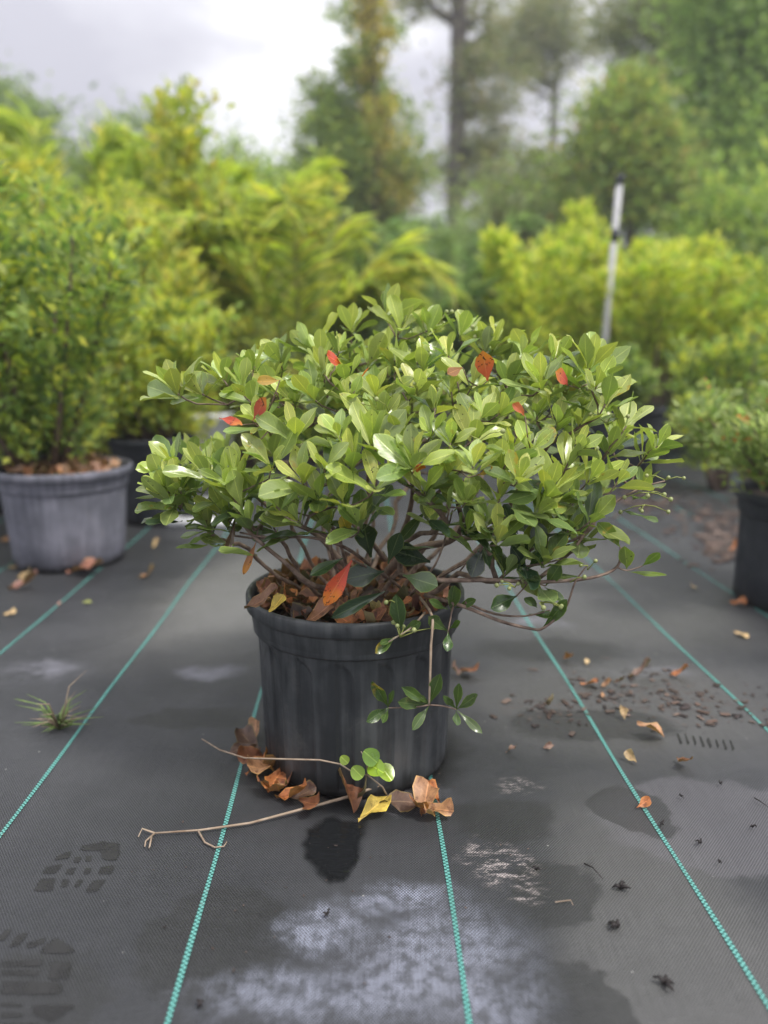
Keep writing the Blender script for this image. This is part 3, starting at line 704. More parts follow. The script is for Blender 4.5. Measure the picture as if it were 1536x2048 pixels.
# branches picked out of the photograph
def px_tube(pts, r0, r1, n=6, name='branch', mat=M_bark, parent=shrub, sub=4):
    vs = [P(x, y, D) for x, y, D in pts]; out_ = []; m_ = MB()
    for i in range(len(vs)-1):
        p0 = vs[max(i-1, 0)]; p1 = vs[i]; p2 = vs[i+1]; p3 = vs[min(i+2, len(vs)-1)]
        for s in range(sub):
            t = s/sub
            out_.append(.5*((2*p1)+(p2-p0)*t+(2*p0-5*p1+4*p2-p3)*t*t+(3*p1-p0-3*p2+p3)*t**3))
    out_.append(vs[-1]); K = len(out_)
    m_.tube(out_, [r0+(r1-r0)*i/(K-1) for i in range(K)], n)
    if parent is shrub: to_local(m_)
    return m_.build(name, mat, parent)
px_tube([(770,1150,1.20),(810,1108,1.16),(850,1092,1.14),(900,1082,1.13),(925,1050,1.10),(915,1000,1.06),(930,960,1.0)], .0075, .0025, 8)
px_tube([(800,1150,1.18),(800,1085,1.17),(815,1040,1.16),(825,990,1.12),(822,950,1.0)], .0062, .0024, 8)
px_tube([(770,1120,1.15),(740,1080,1.13),(700,1040,1.12),(680,980,1.1)], .0045, .0018)
px_tube([(690,1180,1.12),(625,1170,1.05),(570,1125,1.03),(510,1075,1.04),(470,1030,1.06)], .0050, .0018)
px_tube([(720,1170,1.14),(640,1075,1.15),(575,1040,1.13),(520,1000,1.12),(470,950,1.1)], .0052, .0018)
px_tube([(740,1130,1.1),(690,1095,1.04),(620,1075,1.02),(540,1075,1.03),(480,1065,1.05)], .0028, .0014)
px_tube([(800,1150,1.10),(870,1160,1.0),(980,1160,1.0),(1080,1164,1.0),(1180,1156,1.0),(1234,1134,1.02),(1241,1094,1.02)], .0042, .0014)
px_tube([(1234,1134,1.02),(1254,1141,1.02),(1285,1132,1.02)], .0014, .0008)
px_tube([(850,1190,1.06),(925,1212,1.0),(1000,1242,1.0),(1060,1257,1.0),(1087,1256,.99),(1130,1218,.99),(1150,1165,.99),(1175,1130,.99)], .0032, .0009)
px_tube([(930,1205,1.0),(990,1228,1.0),(1050,1232,1.0),(1100,1220,1.0)], .0022, .0009)
px_tube([(1080,1155,1.03),(1140,1105,1.04),(1183,1050,1.05),(1230,1005,1.05),(1285,975,1.05),(1330,962,1.05)], .0030, .0011)
px_tube([(900,1075,1.12),(980,1078,1.08),(1060,1080,1.06),(1130,1085,1.05),(1180,1060,1.05),(1190,1040,1.05)], .0036, .0016)
px_tube([(930,1060,1.1),(1000,1055,1.08),(1073,1030,1.06),(1110,1000,1.05)], .0030, .0014)
px_tube([(820,1190,1.06),(870,1130,1.0),(895,1060,1.04),(905,1020,1.02)], .0018, .0010)
px_tube([(840,1195,1.08),(864,1232,.985),(862,1290,.965),(860,1360,.955),(858,1410,.955)], .0022, .0014, mat=M_twig)
px_tube([(858,1410,.955),(830,1414,.955),(777,1416,.955)], .0013, .0008)
px_tube([(858,1410,.955),(885,1412,.955),(913,1419,.955)], .0013, .0008)
px_tube([(880,1200,1.04),(905,1206,1.0),(903,1226,1.0),(896,1263,.99)], .0020, .0010)
px_tube([(850,1225,1.02),(822,1256,.985),(790,1276,.98),(765,1292,.98)], .0018, .0009, mat=M_twig)
px_tube([(965,1094,1.0),(950,1115,1.02),(915,1135,1.05),(870,1160,1.1)], .0016, .0012)
px_tube([(705,1119,.985),(735,1135,1.04),(770,1150,1.08),(800,1175,1.1)], .0016, .0022)
px_tube([(1033,1192,1.0),(1055,1165,1.0),(1055,1138,1.02)], .0012, .0010)
px_tube([(1091,1172,1.0),(1070,1165,1.0)], .0012, .0012)
for (b, t, D, wpx, c) in EX[-14:]:   # twigs that carry the coloured crown leaves
    vb = P(b[0], b[1], D+.012); nd = min(nodes, key=lambda q: (q-vb).length)
    m_ = MB(); m_.tube([nd, nd.lerp(vb, .5)+Vector((0, 0, -.006)), vb], [.0012, .0010, .0007], 5); to_local(m_).build('branch', M_bark, shrub)
# visibility of leaves, by casting rays from the camera, to give the best seen 300 their own objects
vs = []; fs = []; own = []
for i, (M, vi, c) in enumerate(LV):
    b = len(vs); vs += [M @ Vector(p) for p in LEAFV[vi][0]]
    for f in LF: fs.append(tuple(b+q for q in f)); own.append(i)
bvh = BVHTree.FromPolygons(vs, fs)
origin = Vector((0, 0, CH)); score = []
for i, (M, vi, c) in enumerate(LV):
    seen = 0; lv = LEAFV[vi][0]; b = sum(1 for _ in lv)
    for q in (12, 17, 22, 27, 16, 18, 21, 23):
        p = M @ Vector(lv[q]); d = p-origin; dist = d.length
        hit = bvh.ray_cast(origin, d.normalized(), dist+.01)
        if hit[0] is not None and own[hit[2]] == i: seen += 1
    wv = (M @ Vector(lv[20])-M @ Vector(lv[24])).cross(M @ Vector(lv[2])-M @ Vector(lv[35]))
    cp = M @ Vector(lv[22])-origin; area = abs(wv.dot(cp.normalized()))/cp.length_squared
    score.append(seen*area + (1e-9 if i >= 0 else 0))
order = sorted(range(len(LV)), key=lambda i: -score[i])
single = set(order[:299])
INV = Matrix.Translation((-PC.x, -PC.y, -(PH-.02)))
mass = MB()
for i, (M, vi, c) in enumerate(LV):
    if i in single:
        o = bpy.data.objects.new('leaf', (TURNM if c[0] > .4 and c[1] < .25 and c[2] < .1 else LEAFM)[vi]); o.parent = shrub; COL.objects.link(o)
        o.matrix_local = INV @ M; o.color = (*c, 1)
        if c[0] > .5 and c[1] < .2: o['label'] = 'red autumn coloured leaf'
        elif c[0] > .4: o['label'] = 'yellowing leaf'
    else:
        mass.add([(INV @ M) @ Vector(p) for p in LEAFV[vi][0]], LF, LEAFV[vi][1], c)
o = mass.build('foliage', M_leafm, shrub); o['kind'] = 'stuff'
# berries on short yellow green stalks
def berry_bunch(px, py, D, n, spread, up=1):
    stalk = MB(); c = P(px, py, D)
    for i in range(n):
        e = c+Vector((rng.uniform(-1, 1)*spread, rng.uniform(-.6, .6)*spread, (up*rng.uniform(.3, 1))*spread)); m1 = c.lerp(e, .5)+Vector((rng.gauss(0, .002), 0, .003))
        stalk.tube([c, m1, e], [.0008, .0007, .0006], 4)
        b = MB(); r_ = rng.uniform(.0026, .0038)
        b.lathe([(.0002, -r_), (r_*.6, -r_*.8), (r_*.95, -r_*.3), (r_*.95, r_*.3), (r_*.6, r_*.8), (.0002, r_*1.05)], 8)
        b.v = [(v[0]+e.x, v[1]+e.y, v[2]+e.z) for v in b.v]; to_local(b).build('berry', M_berry, shrub)
    to_local(stalk).build('berry_stalk', M_twiggreen, shrub)
for a in [(1300,985,1.04,4,.035,-.3),(1290,1010,1.04,4,.030,-.5),(1330,960,1.04,3,.03,.2),(560,1030,1.0,5,.03,.3),(590,1010,1.0,4,.03,.4),(800,1275,.975,5,.045,.5),(1175,1140,.99,2,.02,.8),(1080,1205,.985,5,.03,-.2),(1030,1175,.985,5,.028,.2),
          (870,660,1.30,5,.03,1),(955,690,1.25,5,.03,1),(1130,790,1.12,6,.03,.6),(835,790,1.12,5,.03,.8),(780,830,1.08,3,.04,1),(1215,850,1.08,4,.03,.5),(1190,905,1.05,4,.03,.3),(790,1205,.98,1,.02,-.2),(1140,1165,.99,1,.02,.6),(400,985,1.08,3,.03,.3),(960,880,1.0,3,.03,.5)]:
    berry_bunch(*a)

# leaf litter on the soil of the main pot
def litter(name, centre, r, n, lmin, lmax, z0, z1, label, cols, mat=M_deadm, ell=1.0, seed=3, extra=0):
    r_ = random.Random(seed); m_ = MB()
    for i in range(n):
        q = r_.uniform(0, 6.28); rr = r*math.sqrt(r_.random()); b = Vector((centre[0]+rr*math.cos(q), centre[1]+rr*math.sin(q)*ell, centre[2]+r_.uniform(z0, z1)))
        d = Vector((r_.uniform(-1, 1), r_.uniform(-1, 1), r_.uniform(-.15, .15))); nn = Vector((r_.gauss(0, .35), r_.gauss(0, .35), 1)); k = r_.randrange(4, len(CURLV)); ln = r_.uniform(lmin, lmax)
        M = basis(b-d.normalized()*ln*.5, d, nn, ln); c = Vector(r_.choice(cols))*r_.uniform(.7, 1.25)
        vv = [M @ Vector(p) for p in CURLV[k][0]]
        if extra:
            vv = [Vector((centre[0]+(p.x-centre[0])*min(1, extra/max(1e-6, math.hypot(p.x-centre[0], p.y-centre[1]))), centre[1]+(p.y-centre[1])*min(1, extra/max(1e-6, math.hypot(p.x-centre[0], p.y-centre[1]))), max(p.z, centre[2]))) for p in vv]
        else: vv = [Vector((p.x, p.y, max(p.z, .003))) for p in vv]
        m_.add(vv, LF, CURLV[k][1], tuple(c))
    o = m_.build(name, mat); o['kind'] = 'stuff'; tag(o, label, 'leaf litter'); return o
BR = [(.20, .075, .042), (.14, .052, .034), (.30, .12, .065), (.10, .042, .032), (.36, .17, .10), (.42, .15, .05), (.05, .025, .018), (.16, .06, .045)]
litter('leaf_litter', (PC.x, PC.y, PH-.020), .150, 330, .035, .070, .0, .012, 'brown fallen leaves heaped on the soil inside the black ribbed pot', BR, seed=8, extra=.158)

# ------------------------------------------------------------------ fallen leaves on the fabric
FB = (.30, .115, .055); FT = (.45, .23, .115); FO = (.48, .165, .05); FD = (.14, .075, .05); FY = (.70, .50, .10); FG = (.25, .15, .12); FP = (.60, .42, .22)
FL = [(490,1512,34,200,FD,'dark curled leaf at the outer top edge of the heap left of the pot'),(546,1530,36,280,FB,'reddish brown leaf pressed under the vine stem against the pot'),(515,1545,40,30,FO,'russet leaf bent double above the broad tan leaf'),(562,1592,38,330,FT,'tan leaf between the bright orange leaf and the pot'),(526,1586,36,240,FB,'brown leaf at the lower left corner of the heap'),(606,1600,34,10,FD,'dark leaf shred under the long twig near the pot'),(730,1612,44,350,FD,'dark brown curled leaf at the front foot of the pot'),(858,1640,34,230,FT,'pale leaf tip pointing down below the orange brown leaf'),
 (502,1496,44,150,FD,'blackened curled leaf touching the left base of the ribbed pot'),(512,1478,32,60,FT,'small tan leaf tip poking above the blackened leaf at the pot base'),(504,1528,44,200,FB,'brown leaf lying on the teal line below the blackened leaf'),
 (534,1548,50,340,FB,'dark brown folded leaf in the middle of the heap left of the pot'),(528,1560,56,215,FT,'broad tan leaf with dark creases at the outer edge of the heap'),(556,1570,46,250,FO,'orange brown leaf lying in the heap left of the pot'),
 (542,1592,40,262,FO,'bright orange leaf lowest in the heap left of the pot'),(572,1570,40,300,FB,'pointed brown leaf standing against the left front of the pot'),(590,1608,56,350,FO,'orange leaf under the forked twig with its stalk to the left'),
 (628,1620,52,335,FB,'rust leaf lying beside the puddle just past the forked twig'),(692,1602,70,322,FB,'long reddish brown leaf against the front of the pot'),(742,1634,50,35,FY,'bright yellow leaf beside the puddle'),
 (796,1622,54,10,FD,'dull dark shrivelled leaf between the yellow leaf and the pale orange leaves'),(850,1616,58,70,FT,'large tan leaf standing up beside the teal line in front of the pot'),(838,1632,46,250,FO,'orange brown leaf lying under the large tan leaf'),
 (866,1598,36,130,FO,'small orange leaf on the teal line close to the pot'),(876,1630,42,340,FT,'pale tan leaf just right of the teal line in front of the pot'),(936,1352,60,320,FB,'brown leaf close behind the right side of the pot'),(912,1352,44,200,FG,'dull grey brown leaf tucked behind the right side of the pot'),
 (1136,1325,34,310,FO,'small orange leaf just right of the teal line behind the pot'),(1176,1374,38,350,FO,'orange leaf left of a touching pair on the fabric'),(1210,1376,30,20,FT,'pale tan leaf right of a touching pair on the fabric'),(1205,1394,20,260,FT,'tiny tan leaf just below the touching pair'),
 (1104,1420,40,300,FG,'grey brown crumpled leaf by itself left of the teal line'),(1246,1438,30,80,FP,'small golden leaf standing above the curled tan leaf'),(1300,1476,62,345,FT,'long tan curled leaf at the start of the tread marks'),
 (1265,1524,36,110,FP,'pale gold leaf squared off with a bright edge'),(1366,1534,52,290,FB,'rust brown leaf standing upright with a bent stalk'),(1284,1616,36,20,FO,'orange leaf curled on top of the teal line'),
 (1358,1357,46,355,FO,'flat orange brown leaf touching the outer teal line'),(1282,1358,60,5,FG,'long dull grey bark like leaf among the mulch crumbs'),(1240,1372,32,340,FD,'short dark leaf beside the touching pair'),(1172,1330,18,60,FP,'tiny faded yellow leaf far behind the pot'),
 (1480,1274,34,320,FP,'tan leaf below the dark pot at the edge'),(1474,1212,38,350,FO,'orange leaf close against the base of the dark pot'),(1470,1103,34,10,FO,'blurred orange leaf left of the dark pot'),(1386,1180,28,40,FP,'blurred yellow leaf between the teal line and the dark pot'),
 (296,1157,46,30,FT,'tan leaf on the fabric between the grey pot and the teal line'),(312,1094,30,60,FP,'pale leaf near the dark pot behind the grey one'),(55,1162,54,355,FP,'pale yellow leaf in front of the grey pot'),(20,1232,32,5,FP,'faded yellow leaf alone by the outer teal line'),
 (174,1210,22,20,(.30,.34,.08),'small green yellow leaf on the bare fabric'),(118,1212,14,60,(.45,.25,.22),'tiny pinkish leaf fragment near the teal line'),(50,1180,80,12,(.28,.12,.09),'long reddish strip of bark in front of the grey pot'),(170,1150,90,5,(.30,.13,.09),'reddish dead leaf pressed against the base of the grey pot'),
 (24,1140,30,100,FP,'golden leaf at the shaded side of the grey pot'),(12,1086,40,60,FT,'tan leaf piled behind the grey pot'),(1100,1500,26,200,FG,'small grey leaf scrap with a stalk on the fabric'),(1022,1508,28,10,FG,'flat grey leaf scrap beside a thin black stalk')]
rf = random.Random(17)
for i, (px, py, lpx, ang, c, lab) in enumerate(FL):
    p = G(px, py); f = project(p)[2]; ln = lpx*f/FPX*(1.6 if 470 < px < 910 and py > 1450 else .95 if py > 1250 else .85)
    d = Vector((math.cos(R(ang)), math.sin(R(ang))*1.6, rf.uniform(-.05, .25))).normalized()
    nn = Vector((rf.gauss(0, .3), rf.gauss(-.25, .25), 1)); vi = rf.choice(FLAT+[0, 2, 4, 5, 7, 8])
    M = basis(p-d*ln*.45, d, nn, ln, 1.3)
    zmin = min((M @ Vector(q)).z for q in CURLV[vi][0]); M = Matrix.Translation((0, 0, .0038-zmin)) @ M
    o = bpy.data.objects.new('fallen_leaf', CURLM[vi]); COL.objects.link(o); o.matrix_world = M; k = rf.uniform(.85, 1.15); o.color = (c[0]*k, c[1]*k, c[2]*k, 1)
    tag(o, lab, 'fallen leaf', 'dry leaves lying on the fabric')
for (px, py, D, ln, ang, c, lab) in [(553,1212,1.045,.036,60,FY,'crumpled yellow leaf on top of the brown litter at the pot front'),(812,1208,1.05,.026,5,FO,'bright orange leaf end on the litter inside the pot rim'),(752,1222,1.045,.032,290,FP,'curved yellow leaf edge on the litter near the pot front'),
                                 (640,1230,1.05,.05,40,(.33,.15,.08),'broad brown leaf leaning on the inner rim of the ribbed pot'),(530,1205,1.06,.06,20,(.30,.15,.09),'big smooth brown leaf at the left inner rim of the ribbed pot')]:
    vi = rf.randrange(len(CURLM)); p = P(px, py, D); d = Vector((math.cos(R(ang)), math.sin(R(ang)), .2)); M = basis(p-d*ln*.5, d, Vector((.1, -.5, .8)), ln, 1.2)
    o = bpy.data.objects.new('fallen_leaf', CURLM[vi]); COL.objects.link(o); o.matrix_world = M; o.color = (*c, 1); tag(o, lab, 'fallen leaf', 'dry leaves lying in the pot')

# debris: withered black flower bits, crumbs
def debris(px, py, s, label, seed):
    r_ = random.Random(seed); c = G(px, py); m_ = MB()
    for i in range(5 if s > .012 else 3):
        q = r_.uniform(0, 6.28); a = Vector((math.cos(q)*s*.2, math.sin(q)*s*.2, .004)); b = Vector((math.cos(q)*s*r_.uniform(.5, 1), math.sin(q)*s*r_.uniform(.5, 1), r_.uniform(.003, .008)))
        q2 = q+r_.uniform(-1.4, 1.4); m_.tube([Vector((0, 0, .004)), a.lerp(b, .35)+Vector((0, 0, .003)), b*.7+Vector((math.cos(q2)*s*.18, math.sin(q2)*s*.18, 0))], [s*.20, s*.12, s*.04], 5)
    o = m_.build('withered_flower', M_black, None, True, (c.x, c.y, .0)); tag(o, label, 'debris', 'black withered bits on the fabric')
for i, (px, py, s, lab) in enumerate([(1240,1780,.016,'black withered cluster between two teal lines, the largest of the bits'),(1236,1858,.015,'black three pronged bit in the damp patch'),(1330,1972,.017,'black spiky bit nearest the lower edge'),
    (1400,1690,.010,'black oval speck out on the lighter fabric'),(1072,1744,.009,'black speck at the edge of the pale scum'),(1322,1652,.010,'pair of black specks just right of the teal line'),(1504,1658,.009,'small black speck close to the right edge'),
    (1440,1572,.007,'black dot below the upright rust leaf'),(1362,1597,.007,'tiny black seed on the lighter fabric'),(1438,1730,.006,'tiny black seed below the oval speck'),(400,2020,.012,'dark scrap left of the white bloom at the lower edge'),(654,1835,.010,'dark smudge of debris on the white bloom')]):
    debris(px, py, s, lab, 50+i)
def thin_stick(pts, r, label, name='fallen_twig', mat=M_twig, cat='twig', z=.004, branches=()):
    root = None; m_ = MB(); v = [G(x, y)+Vector((0, 0, zz)) for x, y, zz in pts]
    m_.tube(v, [r*(1-.5*i/(len(v)-1)) for i in range(len(v))], 6)
    for b in branches: m_.tube([G(x, y)+Vector((0, 0, zz)) for x, y, zz in b], [r*.6*(1-.4*i/(len(b)-1)) for i in range(len(b))], 5)
    o = m_.build(name, mat); tag(o, label, cat); return o
thin_stick([(776,1590,.022),(700,1612,.016),(600,1632,.010),(500,1655,.007),(400,1668,.006),(310,1674,.006)], .0026, 'long pale twig with a forked end lying in front of the pot',
           branches=[[(310,1674,.006),(285,1665,.006),(277,1680,.005)],[(310,1674,.006),(292,1690,.006),(290,1700,.005)],[(304,1680,.006),(300,1700,.006),(298,1702,.004)],[(396,1668,.006),(410,1690,.004),(430,1700,.004),(448,1698,.004),(454,1690,.005)]])
thin_stick([(1168,1732,.004),(1185,1742,.005),(1206,1764,.004)], .0011, 'thin looped black stalk between the two right teal lines', 'fallen_stalk', M_black, 'debris')
thin_stick([(1508,1600,.004),(1522,1610,.005),(1540,1622,.004)], .0010, 'thin black stalk crossing the right edge of the photo', 'fallen_stalk', M_black, 'debris')
thin_stick([(1110,1810,.004),(1141,1806,.004),(1146,1816,.004)], .0009, 'short pale sliver on the damp patch', 'fallen_stalk', M_twig, 'debris')
# creeping seedling vine in front of the pot
vine = empty('vine_seedling', G(782, 1604), 'thin trailing vine with a few round lime green leaves before the pot', 'vine')
VD = .93
vp = [P(x, y, D) for x, y, D in [(404,1478,1.17),(440,1500,1.12),(490,1516,1.06),(560,1518,1.02),(640,1520,1.0),(680,1528,.995),(705,1544,.995),(735,1550,.995),(765,1574,1.01),(782,1600,1.03)]]
vp[-1].z = .003
m_ = MB(); m_.tube(vp, [.0010, .0012, .0013, .0014, .0014, .0013, .0012, .0012, .0012, .0012], 5); m_.tube([P(735, 1548, .995), P(733, 1520, .995), P(722, 1503, .995)], [.0012, .0010, .0007], 5); m_.v = [tuple(Vector(v)-vine.location) for v in m_.v]
m_.build('stem', M_twig, vine)
def round_leaf(px, py, D, r, c, tilt):
    m_ = MB(); cc = P(px, py, D)-vine.location; nrm = Vector(tilt).normalized(); a = nrm.orthogonal().normalized(); b = nrm.cross(a); v = [cc-nrm*r*.15]; K = 14; uv = [(.5, .5)]
    for k in range(K):
        q = 2*math.pi*k/K; rr = r*(1+.05*math.sin(3*q)); v.append(cc+(a*math.cos(q)+b*math.sin(q))*rr+nrm*(.1*r*math.cos(2*q))); uv.append((.5+.4*math.cos(q), .5+.4*math.sin(q)))
    m_.add(v, [(0, k+1, (k+1) % K+1) for k in range(K)], uv); o = m_.build('leaf', M_leaf, vine); o.color = (*c, 1)
LG = (.24, .42, .04)
round_leaf(715, 1545, .985, .0105, (.30, .46, .05), (-.1, -.9, .5)); round_leaf(742, 1514, .985, .0130, (.20, .36, .04), (.3, -.8, .5)); round_leaf(752, 1536, .98, .0130, (.33, .50, .04), (-.3, -.6, .8)); round_leaf(772, 1544, .98, .0138, (.36, .52, .04), (.4, -.5, .8)); round_leaf(689, 1520, .985, .0072, (.32, .45, .05), (0, -.9, .4))
# grass tuft on the left
c = G(120, 1458); tuft = empty('grass_tuft', c, 'small straggly weed tuft growing through the fabric at the teal line', 'weed')
r_ = random.Random(9)
for i in range(60):
    q = r_.uniform(0, 6.28); L_ = r_.uniform(.03, .10); e = Vector((math.cos(q)*L_*.8, math.sin(q)*L_*.6, L_*r_.uniform(.15, .95)))
    m_ = MB(); m_.tube([Vector((0, 0, 0)), Vector((e.x*.4, e.y*.4, e.z*.8)), e], [.0016, .0013, .0003], 4); m_.build('blade', M_grass if i % 4 else M_twig, tuft)
# crumbs of bark mulch
def crumbs(name, pts, n, label, seed, smin=.004, smax=.014):
    r_ = random.Random(seed); m_ = MB()
    for i in range(n):
        cx, cy, rx, ry = r_.choice(pts); p = G(cx+r_.gauss(0, rx*.5), cy+r_.gauss(0, ry*.5)); s = smin+(smax-smin)*r_.random()**3.2; q = r_.uniform(0, 3.14)
        n0 = len(m_.v); m_.box((p.x, p.y, .002+s*.08), (s*r_.uniform(1.2, 2.6), s*r_.uniform(.5, 1.1), s*.12), q); k = r_.uniform(.5, 1.5); cc = r_.choice([(.07, .05, .04), (.10, .065, .05), (.14, .10, .08), (.04, .03, .028)])
        for j in range(n0, n0+8):
            v = m_.v[j]; m_.v[j] = (v[0]+r_.uniform(-.2, .2)*s, v[1]+r_.uniform(-.2, .2)*s, v[2]); m_.col[j] = (cc[0]*k, cc[1]*k, cc[2]*k)
    o = m_.build(name, M_crumb, None, False); o['kind'] = 'stuff'; tag(o, label, 'mulch'); return o
crumbs('mulch_crumbs', [(1340, 1400, 200, 50), (1100, 1420, 100, 36), (1400, 1430, 160, 40), (1250, 1380, 160, 50), (1270, 1060, 90, 50)], 460, 'brown bark crumbs scattered on the fabric to the right', 3, .0014, .010)
crumbs('mulch_crumbs', [(1430, 1060, 80, 60), (1300, 1000, 90, 30), (1450, 1090, 40, 30)], 500, 'reddish bark mulch strewn beside the dark pot at the edge', 5, .01, .035)
crumbs('soil_crumbs', [(700, 1600, 120, 14), (860, 1560, 60, 24), (520, 1520, 40, 40), (800, 1700, 400, 200), (500, 1800, 500, 200)], 260, 'tiny soil grains sprinkled over the fabric around the pot', 7, .0006, .0022)

# ------------------------------------------------------------------ background planting
def foliage_mesh(name, pos, dirs, size, cols, mat, parent, width=.5, seed=0, origin_=(0, 0, 0)):
    r_ = np.random.RandomState(seed); n = len(pos)
    d = dirs/np.linalg.norm(dirs, axis=1)[:, None]
    rr = r_.normal(size=(n, 3)); rr[:, 2] += .9
    nn = rr-d*np.sum(rr*d, 1)[:, None]; nn /= np.linalg.norm(nn, axis=1)[:, None]+1e-9
    x = np.cross(d, nn); L_ = (size*r_.uniform(.65, 1.35, n))[:, None]; w = L_*width*.5
    V = np.empty((n, 6, 3), np.float32)
    V[:, 0] = pos; V[:, 1] = pos+d*L_*.45+x*w+nn*L_*.07; V[:, 2] = pos+d*L_*.45-x*w+nn*L_*.07; V[:, 3] = pos+d*L_*.50; V[:, 4] = pos+d*L_*.82+x*w*.6; V[:, 5] = pos+d*L_
    V[:, 5] -= nn*L_*.10
    V -= np.array(origin_, np.float32)
    F = np.array([[0, 3, 1], [0, 2, 3], [3, 5, 1], [3, 2, 5]], np.int32)
    idx = (np.arange(n, dtype=np.int32)[:, None, None]*6+F[None]).reshape(-1)
    me = bpy.data.meshes.new(name); me.vertices.add(n*6); me.vertices.foreach_set('co', V.ravel())
    me.loops.add(len(idx)); me.loops.foreach_set('vertex_index', idx); nf = len(idx)//3
    me.polygons.add(nf); me.polygons.foreach_set('loop_start', np.arange(0, nf*3, 3, dtype=np.int32)); me.polygons.foreach_set('loop_total', np.full(nf, 3, np.int32))
    me.update(calc_edges=True)
    ca = me.color_attributes.new('tint', 'FLOAT_COLOR', 'POINT'); c = np.ones((n, 6, 4), np.float32); c[:, :, :3] = cols[:, None, :]; ca.data.foreach_set('color', c.ravel())
    me.materials.append(mat); o = bpy.data.objects.new(name, me); link(o, parent); o['kind'] = 'stuff'; return o
def pal(r_, n, cols, weights=None, var=.18):
    c = np.array(cols, np.float32)[r_.choice(len(cols), n, p=weights)]
    return np.clip(c*r_.uniform(1-var, 1+var, (n, 1))*r_.uniform(1-var*.4, 1+var*.4, (n, 3)), .004, .8).astype(np.float32)
YGc = [(.38, .42, .045), (.28, .35, .04), (.17, .24, .035), (.42, .39, .06)]
GRc = [(.12, .20, .04), (.18, .28, .05), (.07, .13, .03), (.26, .33, .07)]
DGc = [(.06, .11, .035), (.10, .17, .05), (.04, .075, .025), (.15, .21, .06)]
BLc = [(.12, .18, .08), (.17, .25, .10), (.08, .13, .06), (.22, .30, .12)]
OLc = [(.20, .25, .05), (.27, .31, .06), (.13, .18, .04), (.32, .30, .07)]
def bush(name, px, Y, ytop, rad_, n, leaf, cols, label, weights=None, seed=0, zbase=0.0, stems=14, low=.15, group=None, spread=1.0, width=.5, top_round=.35, stemc=None, lean=0, xw=None, xy=None, bare=0):
    c = P(px, 1000, Y); x0 = c.x
    if xy: x0, Y = xy
    H = (P(px, ytop, Y)).z-zbase; r_ = np.random.RandomState(seed+100)
    root = empty(name, (x0, Y, zbase), label, 'shrub' if name != 'palm_plant' else 'palm', group)
    pr = MB(); pts = []; dirs = []
    S_ = []
    for s in range(stems):
        q = r_.uniform(0, 2*np.pi); rr = rad_*np.sqrt(r_.rand())*spread
        hh = H*(1-top_round*(rr/(rad_*spread))**2)*r_.uniform(.70, 1.02)
        b = np.array([math.cos(q)*rr*.18, math.sin(q)*rr*.18, 0]); e = np.array([math.cos(q)*rr+lean*hh, math.sin(q)*rr, hh]); m = (b+e)/2+np.array([math.cos(q)*rr*.12, math.sin(q)*rr*.12, 0])
        S_.append((b, m, e))
        ps = [b*(1-t)**2+2*m*t*(1-t)+e*t*t for t in (0, .25, .5, .75, .98)]
        pr.tube([Vector(p) for p in ps], [.012*H**.5, .010*H**.5, .008*H**.5, .005*H**.5, .002], 5)
    pr.build('stem', stemc or M_bark, root)
    k = r_.randint(0, stems, n); t = low+(1-low)*r_.rand(n)**.8
    B = np.array([S_[i][0] for i in k]); Mm = np.array([S_[i][1] for i in k]); E = np.array([S_[i][2] for i in k]); T = t[:, None]
    p = B*(1-T)**2+2*Mm*T*(1-T)+E*T*T
    # side twigs: clumps of leaves around quantised twig ends
    key = (k*37+(t*9).astype(int)*101+r_.randint(0, 4, n)*977); u, inv = np.unique(key, return_inverse=True)
    co = r_.normal(size=(len(u), 3)); co /= np.linalg.norm(co, axis=1)[:, None]; co[:, 2] = np.abs(co[:, 2])*.5
    rl = rad_*.34*r_.uniform(.3, 1.15, len(u)); tw = co*rl[:, None]
    p = p+tw[inv]*np.sqrt(r_.rand(n, 1))*(1.15-.5*T)+r_.normal(size=(n, 3))*rad_*.045
    d = tw[inv]/(np.linalg.norm(tw[inv], axis=1)[:, None])+r_.normal(size=(n, 3))*.6+np.array([0, 0, .6])
    cl = pal(r_, n, cols, weights); ct = pal(r_, len(u), [(1, 1, 1)], None, .22)[inv]; cl = np.clip((cl*ct*np.array([2.1, 2.0, 1.9])+[.045, .045, .05]), 0, .8)
    p[:, 2] = np.maximum(p[:, 2], .02)
    foliage_mesh('foliage', p.astype(np.float32), d, leaf, cl.astype(np.float32), M_bg, root, width, seed)
    return root
POTS = 'round plant pots standing behind'
# left grey pot and its tall shrub
gp = G(126, 1150); GY = gp.y+.17
gx = P(132, 1000, GY).x
round_pot('plant_pot', (gx, GY, .002), .207, .166, .305, M_potgrey, 'large weathered grey pot, blurred at the left edge', False, POTS)
bush('potted_shrub', 0, GY, 270, .44, 12500, .037, GRc+YGc[:2], 'tall small leaved green shrub rising from the weathered grey pot', [.2, .28, .12, .14, .13, .13], 1, .28, 22, .06, top_round=.25, xy=(gx-.06, GY))
litter('leaf_litter', (gx, GY, .285), .16, 140, .04, .07, 0, .02, 'orange brown leaves lying on the soil of the grey pot', [(.45, .20, .10), (.30, .14, .08), (.5, .3, .2)], seed=12, extra=.18)
